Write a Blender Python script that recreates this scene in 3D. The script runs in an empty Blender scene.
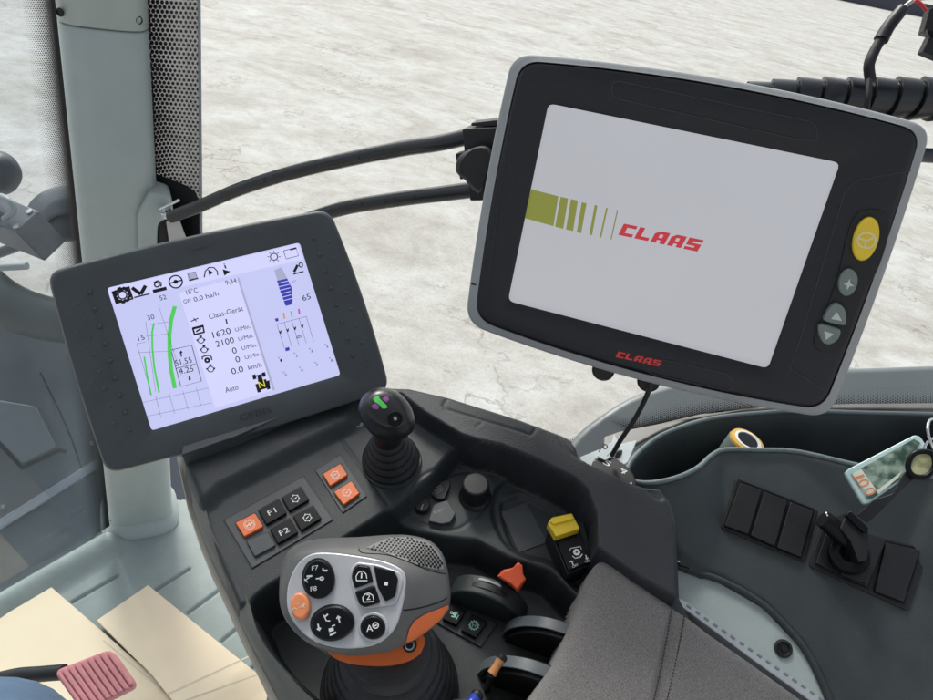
import bpy, bmesh, math, random
import numpy as np
from mathutils import Vector, Matrix
from mathutils.bvhtree import BVHTree
random.seed(7)
CZ = 2.6                       # eye height above the yard
FOC = 731.0
th, ro = math.radians(32.5), math.radians(12.8)
R0 = Vector((1, 0, 0)); FW = Vector((0, math.cos(th), -math.sin(th))); U0 = Vector((0, math.sin(th), math.cos(th)))
RC = R0*math.cos(ro) + U0*math.sin(ro); UC = -R0*math.sin(ro) + U0*math.cos(ro)
EYE = Vector((0, 0, CZ))
S = bpy.context.scene
COL = S.collection

def ray(x, y): return FW + RC*((x-466.5)/FOC) - UC*((y-350)/FOC)
def at(x, y, d): return EYE + ray(x, y)*d

class Plane:
    """a real surface plane: point o, normal n, in-plane axes u, v"""
    def __init__(s, o, n, u=None):
        s.o = Vector(o); s.n = Vector(n).normalized()
        u = Vector(u) if u is not None else RC
        s.u = (u - s.n*u.dot(s.n)).normalized(); s.v = s.n.cross(s.u).normalized()
    def P(s, x, y, h=0.0):
        r = ray(x, y); o = s.o + s.n*h
        return EYE + r*((o-EYE).dot(s.n)/r.dot(s.n))
    def uv(s, p): q = p - s.o; return (q.dot(s.u), q.dot(s.v))
    def W(s, u, v, h=0.0): return s.o + s.u*u + s.v*v + s.n*h
def rel(v): return EYE + Vector(v)

# ---------------------------------------------------------------- materials
MATS = {}
def nodes_of(m): m.use_nodes = True; return m.node_tree.nodes, m.node_tree.links
def plastic(name, col, rough=.5, bump=0.0, scale=900., var=.12, metal=0., spec=.5, dirt=0., coat=0., vscale=30.):
    if name in MATS: return MATS[name]
    m = bpy.data.materials.new(name); N, L = nodes_of(m)
    b = N['Principled BSDF']; b.inputs['Roughness'].default_value = rough; b.inputs['Metallic'].default_value = metal
    b.inputs['Specular IOR Level'].default_value = spec
    if coat: b.inputs['Coat Weight'].default_value = coat; b.inputs['Coat Roughness'].default_value = .15
    tc = N.new('ShaderNodeTexCoord')
    n1 = N.new('ShaderNodeTexNoise'); n1.inputs['Scale'].default_value = vscale; n1.inputs['Detail'].default_value = 6
    L.new(tc.outputs['Object'], n1.inputs['Vector'])
    mr = N.new('ShaderNodeMapRange'); mr.inputs[1].default_value = .3; mr.inputs[2].default_value = .7
    mr.inputs[3].default_value = 1-var; mr.inputs[4].default_value = 1+var; L.new(n1.outputs['Fac'], mr.inputs[0])
    vm = N.new('ShaderNodeVectorMath'); vm.operation = 'SCALE'; vm.inputs[0].default_value = col[:3]; L.new(mr.outputs[0], vm.inputs['Scale'])
    out = vm.outputs[0]
    if dirt:
        n2 = N.new('ShaderNodeTexNoise'); n2.inputs['Scale'].default_value = 330; n2.inputs['Detail'].default_value = 8; n2.inputs['Roughness'].default_value = .7
        L.new(tc.outputs['Object'], n2.inputs['Vector'])
        m2 = N.new('ShaderNodeMapRange'); m2.inputs[1].default_value = .62; m2.inputs[2].default_value = .76; m2.inputs[3].default_value = 0; m2.inputs[4].default_value = dirt
        L.new(n2.outputs['Fac'], m2.inputs[0])
        mx = N.new('ShaderNodeMix'); mx.data_type = 'RGBA'; L.new(m2.outputs[0], mx.inputs['Factor']); L.new(out, mx.inputs['A']); mx.inputs['B'].default_value = (.3, .29, .27, 1)
        out = mx.outputs['Result']
    L.new(out, b.inputs['Base Color'])
    r2 = N.new('ShaderNodeMapRange'); r2.inputs[3].default_value = max(.02, rough-.14); r2.inputs[4].default_value = rough+.16
    L.new(n1.outputs['Fac'], r2.inputs[0]); L.new(r2.outputs[0], b.inputs['Roughness'])
    if bump:
        n3 = N.new('ShaderNodeTexNoise'); n3.inputs['Scale'].default_value = scale; n3.inputs['Detail'].default_value = 2
        L.new(tc.outputs['Object'], n3.inputs['Vector'])
        bp = N.new('ShaderNodeBump'); bp.inputs['Strength'].default_value = bump; bp.inputs['Distance'].default_value = .0006
        L.new(n3.outputs['Fac'], bp.inputs['Height']); L.new(bp.outputs[0], b.inputs['Normal'])
    MATS[name] = m; return m
def emis(name, col, k, gloss=True):
    if name in MATS: return MATS[name]
    m = bpy.data.materials.new(name); N, L = nodes_of(m); b = N['Principled BSDF']
    b.inputs['Base Color'].default_value = (.02, .02, .02, 1); b.inputs['Roughness'].default_value = .22 if gloss else .6
    tc = N.new('ShaderNodeTexCoord'); n1 = N.new('ShaderNodeTexNoise'); n1.inputs['Scale'].default_value = 9; L.new(tc.outputs['Object'], n1.inputs['Vector'])
    mr = N.new('ShaderNodeMapRange'); mr.inputs[3].default_value = k*.96; mr.inputs[4].default_value = k*1.04; L.new(n1.outputs['Fac'], mr.inputs[0])
    b.inputs['Emission Color'].default_value = (*col, 1); L.new(mr.outputs[0], b.inputs['Emission Strength'])
    MATS[name] = m; return m

M_CON = plastic('console_plastic', (.028, .034, .037), .46, .5, 1500, .16, dirt=.22, spec=.42)
M_CON2 = plastic('side_console_plastic', (.033, .042, .045), .46, .5, 1300, .16, dirt=.25, spec=.45)
M_LEA = plastic('grained_black_plastic', (.022, .025, .030), .46, .9, 900, .15)
M_BLK = plastic('gloss_black_plastic', (.005, .006, .008), .30, .0, 900, .15, spec=.18)
M_MBK = plastic('matt_black_plastic', (.011, .012, .014), .44, .3, 1200, .15, spec=.38)
M_RUB = plastic('black_rubber', (.010, .010, .012), .55, .4, 700, .2)
M_PAN = plastic('switch_panel_grey', (.055, .062, .068), .5, .3, 1400, .1)
M_ORG = plastic('orange_plastic', (.75, .15, .025), .4, .2, 1100, .06)
M_ORD = plastic('red_orange_plastic', (.62, .085, .03), .38, .2, 1100, .06)
M_YEL = plastic('yellow_plastic', (.80, .57, .03), .35, .1, 900, .05)
M_SIL = plastic('silver_plastic', (.50, .52, .55), .38, .1, 900, .05, metal=.45)
M_JGR = plastic('dark_grey_grip', (.095, .096, .094), .5, .3, 1500, .1)
M_LMO = plastic('charcoal_monitor_plastic', (.052, .062, .068), .45, .4, 1500, .08, dirt=.05)
M_RIM = plastic('grey_rim_plastic', (.30, .32, .33), .42, .2, 1300, .06)
M_BEZ = plastic('black_bezel_plastic', (.011, .013, .019), .42, .3, 1500, .12, spec=.38)
M_PIL = plastic('pale_green_grey_trim', (.40, .46, .44), .45, .25, 900, .03, dirt=.05)
M_FLO = plastic('blue_grey_floor', (.27, .315, .305), .72, .5, 400, .08, dirt=.3, spec=.25)
M_PAL = plastic('pale_cover_plastic', (.36, .42, .42), .5, .3, 900, .05, dirt=.08)
M_OLV = plastic('reflected_olive', (.15, .15, .13), .5, .3, 900, .1)
M_MET = plastic('bare_steel', (.42, .43, .44), .32, .1, 500, .12, metal=.9)
M_CHR = plastic('chrome', (.75, .75, .76), .12, 0, 500, .05, metal=1.)
M_WHT = plastic('white_print', (.72, .74, .74), .5)
M_GRY = plastic('grey_print', (.26, .29, .30), .5)
M_GRP = plastic('pale_green_print', (.35, .60, .45), .5)
M_GRN = plastic('green_print', (.08, .55, .10), .45)
M_PUR = plastic('purple_print', (.22, .06, .22), .45)
M_RED = plastic('red_print', (.70, .03, .035), .4)
M_BLU = plastic('blue_plastic', (.03, .07, .55), .35)
M_BRZ = plastic('orange_brown_plastic', (.50, .22, .09), .35)
M_TUB = plastic('satin_black_tube', (.016, .018, .022), .28, .1, 900, .1)
M_GBT = plastic('grey_green_button', (.17, .21, .20), .3, .1, 900, .1)
M_CRD = plastic('silver_label', (.55, .60, .62), .35, .0, 900, .1)

# ---------------------------------------------------------------- object helpers
LOC = {}
def new_ob(name, me, parent=None, label=None, cat=None, group=None, kind=None):
    o = bpy.data.objects.new(name, me); COL.objects.link(o)
    if parent is None:
        if me is not None:
            co = np.array([v.co[:] for v in me.vertices]); c = Vector((co.min(0)+co.max(0))/2)
            me.transform(Matrix.Translation(-c)); o.location = c; LOC[o.name] = c
        if label: o['label'] = label
        if cat: o['category'] = cat
        if group: o['group'] = group
        if kind: o['kind'] = kind
    else:
        me.transform(Matrix.Translation(-LOC[parent.name])); o.parent = parent; LOC[o.name] = LOC[parent.name]
        if label: o['label'] = label
        if kind: o['kind'] = kind
    return o
def thing(name, label, cat, loc, group=None):
    o = bpy.data.objects.new(name, None); COL.objects.link(o); o.location = loc; o.empty_display_size = .02
    LOC[o.name] = Vector(loc); o['label'] = label; o['category'] = cat
    if group: o['group'] = group
    return o
def finish(o, bevel=0., seg=3, smooth=True, ang=35):
    me = o.data
    if smooth:
        me.polygons.foreach_set('use_smooth', [True]*len(me.polygons))
        try: me.set_sharp_from_angle(angle=math.radians(ang))
        except Exception: pass
    if bevel:
        b = o.modifiers.new('bevel', 'BEVEL'); b.width = bevel; b.segments = seg; b.limit_method = 'ANGLE'; b.angle_limit = math.radians(40)
        b.harden_normals = False
        me.polygons.foreach_set('use_smooth', [True]*len(me.polygons))
        for e in me.edges: e.use_edge_sharp = False
        w = o.modifiers.new('wn', 'WEIGHTED_NORMAL'); w.keep_sharp = False; w.weight = 80
    return o
def mesh(name, vs, fs, mat, parent=None, bevel=0., smooth=True, ang=35, seg=3, **kw):
    me = bpy.data.meshes.new(name); me.from_pydata([tuple(v) for v in vs], [], fs); me.materials.append(mat)
    bm = bmesh.new(); bm.from_mesh(me); bmesh.ops.recalc_face_normals(bm, faces=bm.faces); bm.to_mesh(me); bm.free()
    o = new_ob(name, me, parent, **kw); return finish(o, bevel, seg, smooth, ang)

def spl(pts, n=6, closed=True):
    """Catmull-Rom through 2-D / 3-D points"""
    P = [np.array(p, float) for p in pts]; m = len(P); out = []
    rng = range(m if closed else m-1)
    for i in rng:
        if closed: a, b, c, d = P[i-1], P[i], P[(i+1) % m], P[(i+2) % m]
        else: a, b, c, d = P[max(i-1, 0)], P[i], P[i+1], P[min(i+2, m-1)]
        for k in range(n):
            t = k/n; out.append(.5*((2*b)+(-a+c)*t+(2*a-5*b+4*c-d)*t*t+(-a+3*b-3*c+d)*t**3))
    if not closed: out.append(P[-1])
    return out
def rnd(pts, r, n=4):
    """round polygon corners (2-D px) by distance r"""
    out = []; m = len(pts)
    for i in range(m):
        p = np.array(pts[i], float); a = np.array(pts[i-1], float); b = np.array(pts[(i+1) % m], float)
        la, lb = np.linalg.norm(a-p), np.linalg.norm(b-p); q = min(r, la*.45, lb*.45)
        s = p+(a-p)/la*q; e = p+(b-p)/lb*q
        for k in range(n+1):
            t = k/n; out.append(tuple((1-t)**2*s+2*t*(1-t)*p+t*t*e))
    return out
def ell(cx, cy, rx, ry, rot=0, n=36):
    c, s = math.cos(math.radians(rot)), math.sin(math.radians(rot)); o = []
    for k in range(n):
        a = 2*math.pi*k/n; x, y = rx*math.cos(a), ry*math.sin(a); o.append((cx+x*c-y*s, cy+x*s+y*c))
    return o
def slab3(top, n, t):
    k = len(top); vs = list(top)+[p-n*t for p in top]
    fs = [list(range(k)), list(range(2*k-1, k-1, -1))]+[[i, i+k, (i+1) % k+k, (i+1) % k] for i in range(k)]
    return vs, fs
def slab(name, px, pl, h, t, mat, parent=None, bevel=0., **kw):
    """prism whose top outline lies at height h over plane pl, t thick"""
    top = [pl.P(x, y, h) for x, y in px]; vs, fs = slab3(top, pl.n, t)
    return mesh(name, vs, fs, mat, parent, bevel, smooth=bool(bevel) or len(px) > 12, **kw)
def multi(name, parts, mat, parent=None, **kw):
    vs, fs = [], []
    for v, f in parts:
        o = len(vs); vs += list(v); fs += [[i+o for i in q] for q in f]
    return mesh(name, vs, fs, mat, parent, **kw)
def tube_g(path, r, n=14, caps=True, rf=None):
    path = [Vector(p) for p in path]; m = len(path); vs, fs = [], []
    t0 = (path[1]-path[0]).normalized(); a = t0.orthogonal().normalized(); L = 0
    for i, p in enumerate(path):
        t = (path[min(i+1, m-1)]-path[max(i-1, 0)]).normalized(); a = (a-t*a.dot(t)).normalized(); b = t.cross(a)
        if i: L += (p-path[i-1]).length
        for k in range(n):
            an = 2*math.pi*k/n; rr = (r[i] if isinstance(r, (list, tuple)) else r)
            if rf: rr *= rf(L, an)
            vs.append(p+(a*math.cos(an)+b*math.sin(an))*rr)
    for i in range(m-1):
        for k in range(n): fs.append([i*n+k, i*n+(k+1) % n, (i+1)*n+(k+1) % n, (i+1)*n+k])
    if caps: fs += [list(range(n))[::-1], [(m-1)*n+k for k in range(n)]]
    return vs, fs
def tube(name, path, r, mat, parent=None, n=14, sm=6, rf=None, **kw):
    p = spl([tuple(q) for q in path], sm, False) if sm else path
    if isinstance(r, (list, tuple)):
        r = list(np.interp(np.linspace(0, 1, len(p)), np.linspace(0, 1, len(r)), r))
    v, f = tube_g(p, r, n, True, rf); return mesh(name, v, f, mat, parent, ang=50, **kw)
def lathe_g(c, ax, prof, n=40, ex=1., u=None, rf=None):
    ax = Vector(ax).normalized(); a = (Vector(u)-ax*Vector(u).dot(ax)).normalized() if u is not None else ax.orthogonal().normalized(); b = ax.cross(a)
    vs, fs = [], []
    for j, (r, h) in enumerate(prof):
        for k in range(n):
            an = 2*math.pi*k/n; rr = r*(rf(an, j) if rf else 1)
            vs.append(c+ax*h+a*(rr*ex*math.cos(an))+b*(rr*math.sin(an)))
    m = len(prof)
    for i in range(m-1):
        for k in range(n): fs.append([i*n+k, i*n+(k+1) % n, (i+1)*n+(k+1) % n, (i+1)*n+k])
    fs += [list(range(n))[::-1], [(m-1)*n+k for k in range(n)]]
    return vs, fs
def lathe(name, c, ax, prof, mat, parent=None, n=40, ex=1., u=None, rf=None, ang=40, **kw):
    v, f = lathe_g(c, ax, prof, n, ex, u, rf); return mesh(name, v, f, mat, parent, ang=ang, **kw)
def dens(px, k=16):
    P = np.array(px, float); return [P[i]+(P[(i+1) % len(P)]-P[i])*j/k for i in range(len(P)) for j in range(k)]
def smooth_poly(pts, win, n=360):
    P = np.array(arcres(pts, n)); d = np.linalg.norm(np.roll(P, -1, 0)-P, axis=1).mean(); k = max(1, int(win/d/2)); Q = np.zeros_like(P); w_ = 0
    for j in range(-k, k+1): Q += np.roll(P, j, 0)
    return [tuple(q) for q in Q/(2*k+1)]
def bow(c, b):
    """quad corners c with edges bowed outwards by b px -> dense outline"""
    C = np.array(c, float); m = C.mean(0); out = []
    for i in range(4):
        p, q = C[i], C[(i+1) % 4]; e = q-p; nn = np.array((e[1], -e[0]))/np.linalg.norm(e); nn = nn if nn@((p+q)/2-m) > 0 else -nn
        for k in range(24): t = k/24; out.append(tuple(p+e*t+nn*b[i]*4*t*(1-t)))
    return out
def arcres(px, n):
    P = np.array(dens(px)); d = np.concatenate([[0], np.cumsum(np.linalg.norm(np.diff(np.vstack([P, P[:1]]), axis=0), axis=1))]); t = np.linspace(0, d[-1], n, endpoint=False); Q = np.vstack([P, P[:1]])
    return [(float(np.interp(x, d, Q[:, 0])), float(np.interp(x, d, Q[:, 1]))) for x in t]
def resamp(px, n, c=None):
    """resample closed outline by angle about its centre"""
    P = np.array(dens(px), float); c = np.array(px, float).mean(0) if c is None else np.array(c, float)
    d = P-c; A = np.arctan2(d[:, 1], d[:, 0]); R = np.hypot(d[:, 0], d[:, 1]); o = np.argsort(A); A, R = A[o], R[o]
    A = np.concatenate([A-2*np.pi, A, A+2*np.pi]); R = np.concatenate([R, R, R])
    t = np.linspace(-np.pi, np.pi, n, endpoint=False); r = np.interp(t, A, R)
    return [(c[0]+r[i]*math.cos(t[i]), c[1]+r[i]*math.sin(t[i])) for i in range(n)]
def loft(name, secs, pl, mat, parent=None, n=64, sub=5, c=None, ang=50, **kw):
    """secs: (outline px, height over pl); surface splined through the sections"""
    rings = [[pl.P(x, y, h) for x, y in resamp(s, n, c)] for s, h in secs]
    cols = [spl([tuple(r[i]) for r in rings], sub, False) for i in range(n)]
    m = len(cols[0]); vs = [Vector(cols[k][i]) for i in range(m) for k in range(n)]; fs = []
    for i in range(m-1):
        for k in range(n): fs.append([i*n+k, i*n+(k+1) % n, (i+1)*n+(k+1) % n, (i+1)*n+k])
    fs += [list(range(n))[::-1], [(m-1)*n+k for k in range(n)]]
    o = mesh(name, vs, fs, mat, parent, ang=ang, **kw)
    return o, BVHTree.FromPolygons([tuple(v) for v in vs], fs)
def pin(p, poly):
    x, y = p; c = False; m = len(poly)
    for i in range(m):
        x1, y1 = poly[i-1]; x2, y2 = poly[i]
        if (y1 > y) != (y2 > y) and x < (x2-x1)*(y-y1)/(y2-y1)+x1: c = not c
    return c
def hit(bvh, x, y):
    d = ray(x, y).normalized(); r = bvh.ray_cast(EYE, d)
    return (None, None) if r[0] is None else (r[0], r[1] if r[1].dot(d) < 0 else -r[1])
def drape(name, poly, bvh, off, mat, parent, res=40, **kw):
    """a thin skin that follows a curved body (outline given, thickness off)"""
    P = arcres(poly, res); c = np.mean(P, 0); vs, nn, fs = [], [], []; K = 6
    for j in range(K+1):
        for p in P:
            q = c+(np.array(p)-c)*(1-j/(K+.0) if j < K else 0.02); h, nm = hit(bvh, *q)
            if h is None:
                for s in (.98, .95, .9, .8, .6):
                    h, nm = hit(bvh, *(c+(q-c)*s))
                    if h is not None: break
            vs.append(h+nm*off)
    n = len(P)
    for j in range(K):
        for k in range(n): fs.append([j*n+k, j*n+(k+1) % n, (j+1)*n+(k+1) % n, (j+1)*n+k])
    fs.append([K*n+k for k in range(n)])
    o = mesh(name, vs, fs, mat, parent, ang=60, **kw)
    return o

# decals (printed marks): thin flat pieces 0.15 mm proud of the part they are printed on
def line_g(pl, pts, w, h, closed=False):
    """stroke of width w metres along px points on plane at height h"""
    P = [pl.P(x, y, h) for x, y in pts]; vs, fs = [], []; m = len(P)
    for i in range(m):
        a = P[i-1] if (i or closed) else P[i]; b = P[(i+1) % m] if (i < m-1 or closed) else P[i]
        t = (b-a).normalized(); s = pl.n.cross(t)*w/2; vs += [P[i]+s, P[i]-s]
    for i in range(m if closed else m-1):
        j = (i+1) % m; fs.append([2*i, 2*i+1, 2*j+1, 2*j])
    return vs, fs
def poly_g(pl, pts, h): return [pl.P(x, y, h) for x, y in pts], [list(range(len(pts)))]
def circ_g(pl, cx, cy, rx, ry, w, h, rot=0, n=24): return line_g(pl, ell(cx, cy, rx, ry, rot, n), w, h, True)
def seg_g(pl, segs, w, h):
    out = []
    for s in segs: out.append(line_g(pl, s, w, h))
    return out
_fc = {}
def text_g(s, pl, p0, p1, hgt, h, up=None):
    """text on plane pl: baseline from px p0 to px p1, cap height hgt metres (None = natural)"""
    if s not in _fc:
        cu = bpy.data.curves.new('txt', 'FONT'); cu.body = s; cu.resolution_u = 3
        ob = bpy.data.objects.new('txt', cu); COL.objects.link(ob)
        dg = bpy.context.evaluated_depsgraph_get(); me = bpy.data.meshes.new_from_object(ob.evaluated_get(dg))
        co = [tuple(v.co) for v in me.vertices]; fa = [list(p.vertices) for p in me.polygons]
        bpy.data.objects.remove(ob); bpy.data.curves.remove(cu); bpy.data.meshes.remove(me)
        _fc[s] = (co, fa)
    co, fa = _fc[s]; x0 = min(c[0] for c in co); x1 = max(c[0] for c in co)
    A, B = pl.P(*p0, h), pl.P(*p1, h); d = (B-A); L = d.length; d.normalize()
    u = pl.n.cross(d).normalized(); ky = L/(x1-x0) if hgt is None else hgt/.70
    return [A+d*((c[0]-x0)/(x1-x0)*L)+u*(c[1]*ky) for c in co], [list(f) for f in fa]

# ---------------------------------------------------------------- heightfield panels (moulded plastic shells)
def sdf(U, V, poly):
    """signed distance, negative inside"""
    P = np.array(poly, float); d = np.full(U.shape, 1e9); ins = np.zeros(U.shape, bool); m = len(P)
    for i in range(m):
        a, b = P[i-1], P[i]; e = b-a; L = max(e@e, 1e-12)
        t = np.clip(((U-a[0])*e[0]+(V-a[1])*e[1])/L, 0, 1)
        d = np.minimum(d, np.hypot(U-a[0]-t*e[0], V-a[1]-t*e[1]))
        if abs(b[1]-a[1]) > 1e-12:
            c = ((a[1] > V) != (b[1] > V)) & (U < (b[0]-a[0])*(V-a[1])/(b[1]-a[1])+a[0]); ins ^= c
    return np.where(ins, -d, d)
def sstep(x): x = np.clip(x, 0, 1); return x*x*(3-2*x)
class Field:
    def __init__(s, pl, u0, u1, v0, v1, step, base):
        s.pl = pl; s.us = np.arange(u0, u1, step); s.vs = np.arange(v0, v1, step); s.U, s.V = np.meshgrid(s.us, s.vs); s.H = np.full(s.U.shape, base, float); s.keep = None
    def poly(s, px, a):
        return [s.pl.uv(s.pl.P(x, y, a)) for x, y in px]
    def region(s, px, h, a=None, w=.004, inside=False, sm=0, mode=None):
        if sm: px = spl(px, sm)
        d = sdf(s.U, s.V, s.poly(px, h if a is None else a))
        k = sstep(-d/w) if inside else sstep(1-d/w)
        hh = h(s.U, s.V) if callable(h) else h
        T = s.H*(1-k)+hh*k
        s.H = np.maximum(s.H, T) if mode == 'max' else np.minimum(s.H, T) if mode == 'min' else T
        return d
    def groove(s, px, a, w=.0016, depth=.0012, closed=False):
        P = s.poly(px, a); d = np.full(s.U.shape, 1e9)
        for i in range(0 if closed else 1, len(P)):
            p, q = np.array(P[i-1]), np.array(P[i]); e = q-p; L = max(e@e, 1e-12)
            t = np.clip(((s.U-p[0])*e[0]+(s.V-p[1])*e[1])/L, 0, 1); d = np.minimum(d, np.hypot(s.U-p[0]-t*e[0], s.V-p[1]-t*e[1]))
        s.H -= depth*sstep(1-d/w)
    def smooth(s, n=1):
        for _ in range(n):
            H = s.H; Q = H.copy(); Q[1:-1, 1:-1] = (H[1:-1, 1:-1]*4+(H[2:, 1:-1]+H[:-2, 1:-1]+H[1:-1, 2:]+H[1:-1, :-2])*2+(H[2:, 2:]+H[:-2, :-2]+H[2:, :-2]+H[:-2, 2:]))/16; s.H = Q
    def build(s, name, mat, parent, keep, mats=None, **kw):
        pl = s.pl; o, u, v, n = [np.array(q[:]) for q in (pl.o, pl.u, pl.v, pl.n)]
        X = o+s.U[..., None]*u+s.V[..., None]*v+s.H[..., None]*n
        ny, nx = s.U.shape; idx = np.arange(ny*nx).reshape(ny, nx)
        kf = keep[:-1, :-1] & keep[1:, :-1] & keep[:-1, 1:] & keep[1:, 1:]
        F = np.stack([idx[:-1, :-1][kf], idx[:-1, 1:][kf], idx[1:, 1:][kf], idx[1:, :-1][kf]], 1)
        used = np.unique(F); rm = np.zeros(ny*nx, int); rm[used] = np.arange(len(used)); F = rm[F]
        me = bpy.data.meshes.new(name); co = X.reshape(-1, 3)[used]
        me.vertices.add(len(co)); me.vertices.foreach_set('co', co.ravel()); me.loops.add(F.size); me.loops.foreach_set('vertex_index', F.ravel().astype(np.int32))
        me.polygons.add(len(F)); me.polygons.foreach_set('loop_start', np.arange(0, F.size, 4, dtype=np.int32)); me.polygons.foreach_set('loop_total', np.full(len(F), 4, dtype=np.int32))
        me.materials.append(mat)
        if mats:
            mi = np.zeros(len(F), np.int32)
            for k, (mm, mask) in enumerate(mats, 1):
                me.materials.append(mm); mi[mask[:-1, :-1][kf]] = k
            me.polygons.foreach_set('material_index', mi)
        me.update(calc_edges=True); me.validate()
        me.polygons.foreach_set('use_smooth', [True]*len(me.polygons))
        return new_ob(name, me, parent, **kw)

EXPO = 0.62
# ================================================================ world, light, camera
w = bpy.data.worlds.new('World'); S.world = w; w.use_nodes = True
N, L = w.node_tree.nodes, w.node_tree.links
sky = N.new('ShaderNodeTexSky'); sky.sky_type = 'NISHITA'; sky.sun_disc = False
SUN_EL, SUN_AZ = math.radians(48), math.radians(-35)
sky.sun_elevation = SUN_EL; sky.sun_rotation = SUN_AZ; sky.air_density = 1.0; sky.dust_density = 4.5; sky.ozone_density = 1.0
hs = N.new('ShaderNodeHueSaturation'); hs.inputs['Saturation'].default_value = .45; L.new(sky.outputs[0], hs.inputs['Color']); L.new(hs.outputs[0], N['Background'].inputs[0]); N['Background'].inputs[1].default_value = .15
sl = bpy.data.lights.new('sun', 'SUN'); sl.energy = 1.9; sl.angle = math.radians(12); sl.color = (1, .96, .90)
so = bpy.data.objects.new('sun', sl); COL.objects.link(so)
sd = Vector((math.sin(SUN_AZ)*math.cos(SUN_EL), math.cos(SUN_AZ)*math.cos(SUN_EL), math.sin(SUN_EL)))
so.rotation_euler = sd.to_track_quat('Z', 'Y').to_euler(); so.location = (0, 0, 20)
cam = bpy.data.cameras.new('camera'); co_ = bpy.data.objects.new('camera', cam); COL.objects.link(co_)
cam.sensor_width = 36; cam.lens = FOC/933*36; cam.clip_start = .02; cam.clip_end = 2000
co_.matrix_world = Matrix(((RC.x, UC.x, -FW.x, 0), (RC.y, UC.y, -FW.y, 0), (RC.z, UC.z, -FW.z, CZ), (0, 0, 0, 1)))
S.camera = co_
S.view_settings.view_transform = 'Standard'; S.view_settings.look = 'None'; S.view_settings.gamma = 1; S.view_settings.use_curve_mapping = False
S.view_settings.exposure = EXPO

# ================================================================ yard
def ground_mat():
    m = bpy.data.materials.new('pale_compacted_yard'); N, L = nodes_of(m); b = N['Principled BSDF']; b.inputs['Roughness'].default_value = .9
    tc = N.new('ShaderNodeTexCoord')
    def noise(sc, det, ro=.6, st=(1, 1, 1), dist=0.):
        mp = N.new('ShaderNodeMapping'); mp.inputs['Scale'].default_value = st; mp.inputs['Rotation'].default_value = (0, 0, .5); L.new(tc.outputs['Object'], mp.inputs['Vector'])
        n = N.new('ShaderNodeTexNoise'); n.inputs['Scale'].default_value = sc; n.inputs['Detail'].default_value = det; n.inputs['Roughness'].default_value = ro; n.inputs['Distortion'].default_value = dist
        L.new(mp.outputs[0], n.inputs['Vector']); return n.outputs['Fac']
    def ramp(f, p0, c0, p1, c1, mid=None):
        r = N.new('ShaderNodeValToRGB'); e = r.color_ramp.elements; e[0].position = p0; e[0].color = (*c0, 1); e[1].position = p1; e[1].color = (*c1, 1)
        if mid: q = r.color_ramp.elements.new(mid[0]); q.color = (*mid[1], 1)
        L.new(f, r.inputs[0]); return r.outputs[0]
    def mix(f, a, b_, ty='MIX'):
        x = N.new('ShaderNodeMix'); x.data_type = 'RGBA'; x.blend_type = ty
        if isinstance(f, float): x.inputs['Factor'].default_value = f
        else: L.new(f, x.inputs['Factor'])
        L.new(a, x.inputs['A']); L.new(b_, x.inputs['B']); return x.outputs['Result']
    base = ramp(noise(.9, 9, .66, (.9, 1.3, 1), .8), .31, (.325, .305, .278), .68, (.50, .50, .495), (.49, (.425, .412, .39)))
    med = ramp(noise(5, 9, .72, (1, 1.0, 1), .3), .36, (.74, .72, .695), .56, (1, 1, 1))
    fine = ramp(noise(42, 8, .78), .34, (.66, .64, .62), .52, (1, 1, 1))
    c = mix(.62, base, med, 'MULTIPLY'); c = mix(.6, c, fine, 'MULTIPLY')
    vo = N.new('ShaderNodeTexVoronoi'); vo.feature = 'DISTANCE_TO_EDGE'; vo.inputs['Scale'].default_value = 1.4
    nz = N.new('ShaderNodeTexNoise'); nz.inputs['Scale'].default_value = 3; nz.inputs['Detail'].default_value = 6; L.new(tc.outputs['Object'], nz.inputs['Vector'])
    vm = N.new('ShaderNodeVectorMath'); vm.operation = 'ADD'; L.new(tc.outputs['Object'], vm.inputs[0]); L.new(nz.outputs['Color'], vm.inputs[1]); L.new(vm.outputs[0], vo.inputs['Vector'])
    cr = ramp(vo.outputs['Distance'], 0., (.62, .6, .58), .03, (1, 1, 1)); gate = ramp(noise(.8, 3), .5, (0, 0, 0), .6, (1, 1, 1))
    c = mix(gate, c, mix(1., c, cr, 'MULTIPLY'))
    peb = ramp(noise(30, 3, .5), .70, (0, 0, 0), .74, (1, 1, 1)); dk = N.new('ShaderNodeRGB'); dk.outputs[0].default_value = (.2, .18, .16, 1)
    c = mix(peb, c, dk.outputs[0])
    L.new(c, b.inputs['Base Color'])
    bp = N.new('ShaderNodeBump'); bp.inputs['Strength'].default_value = .2; bp.inputs['Distance'].default_value = .008
    L.new(noise(9, 10, .75), bp.inputs['Height']); L.new(bp.outputs[0], b.inputs['Normal']); return m
G = 900
g = mesh('ground', [(-G, -G, 0), (G, -G, 0), (G, G, 0), (-G, G, 0)], [[0, 1, 2, 3]], ground_mat(), smooth=False, kind='structure', label='pale compacted concrete yard outside the cab')
def bx(c, s, rz=0.):
    c = Vector(c); R = Matrix.Rotation(rz, 3, 'Z'); vs = [c+R @ Vector((x*s[0]/2, y*s[1]/2, z*s[2]/2)) for x in (-1, 1) for y in (-1, 1) for z in (-1, 1)]
    return vs, [[0, 1, 3, 2], [4, 6, 7, 5], [0, 4, 5, 1], [2, 3, 7, 6], [0, 2, 6, 4], [1, 5, 7, 3]]
v, f = bx((20, 62, .45), (60, .4, .9), .35)
mesh('boundary_wall', v, f, plastic('dark_wall', (.06, .055, .08), .8), label='low dark wall at the far edge of the yard', cat='wall', bevel=.02)

# ================================================================ cab shell
ZF = -1.15
PF = Plane(rel((0, 1, ZF)), (0, 0, 1))
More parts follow.
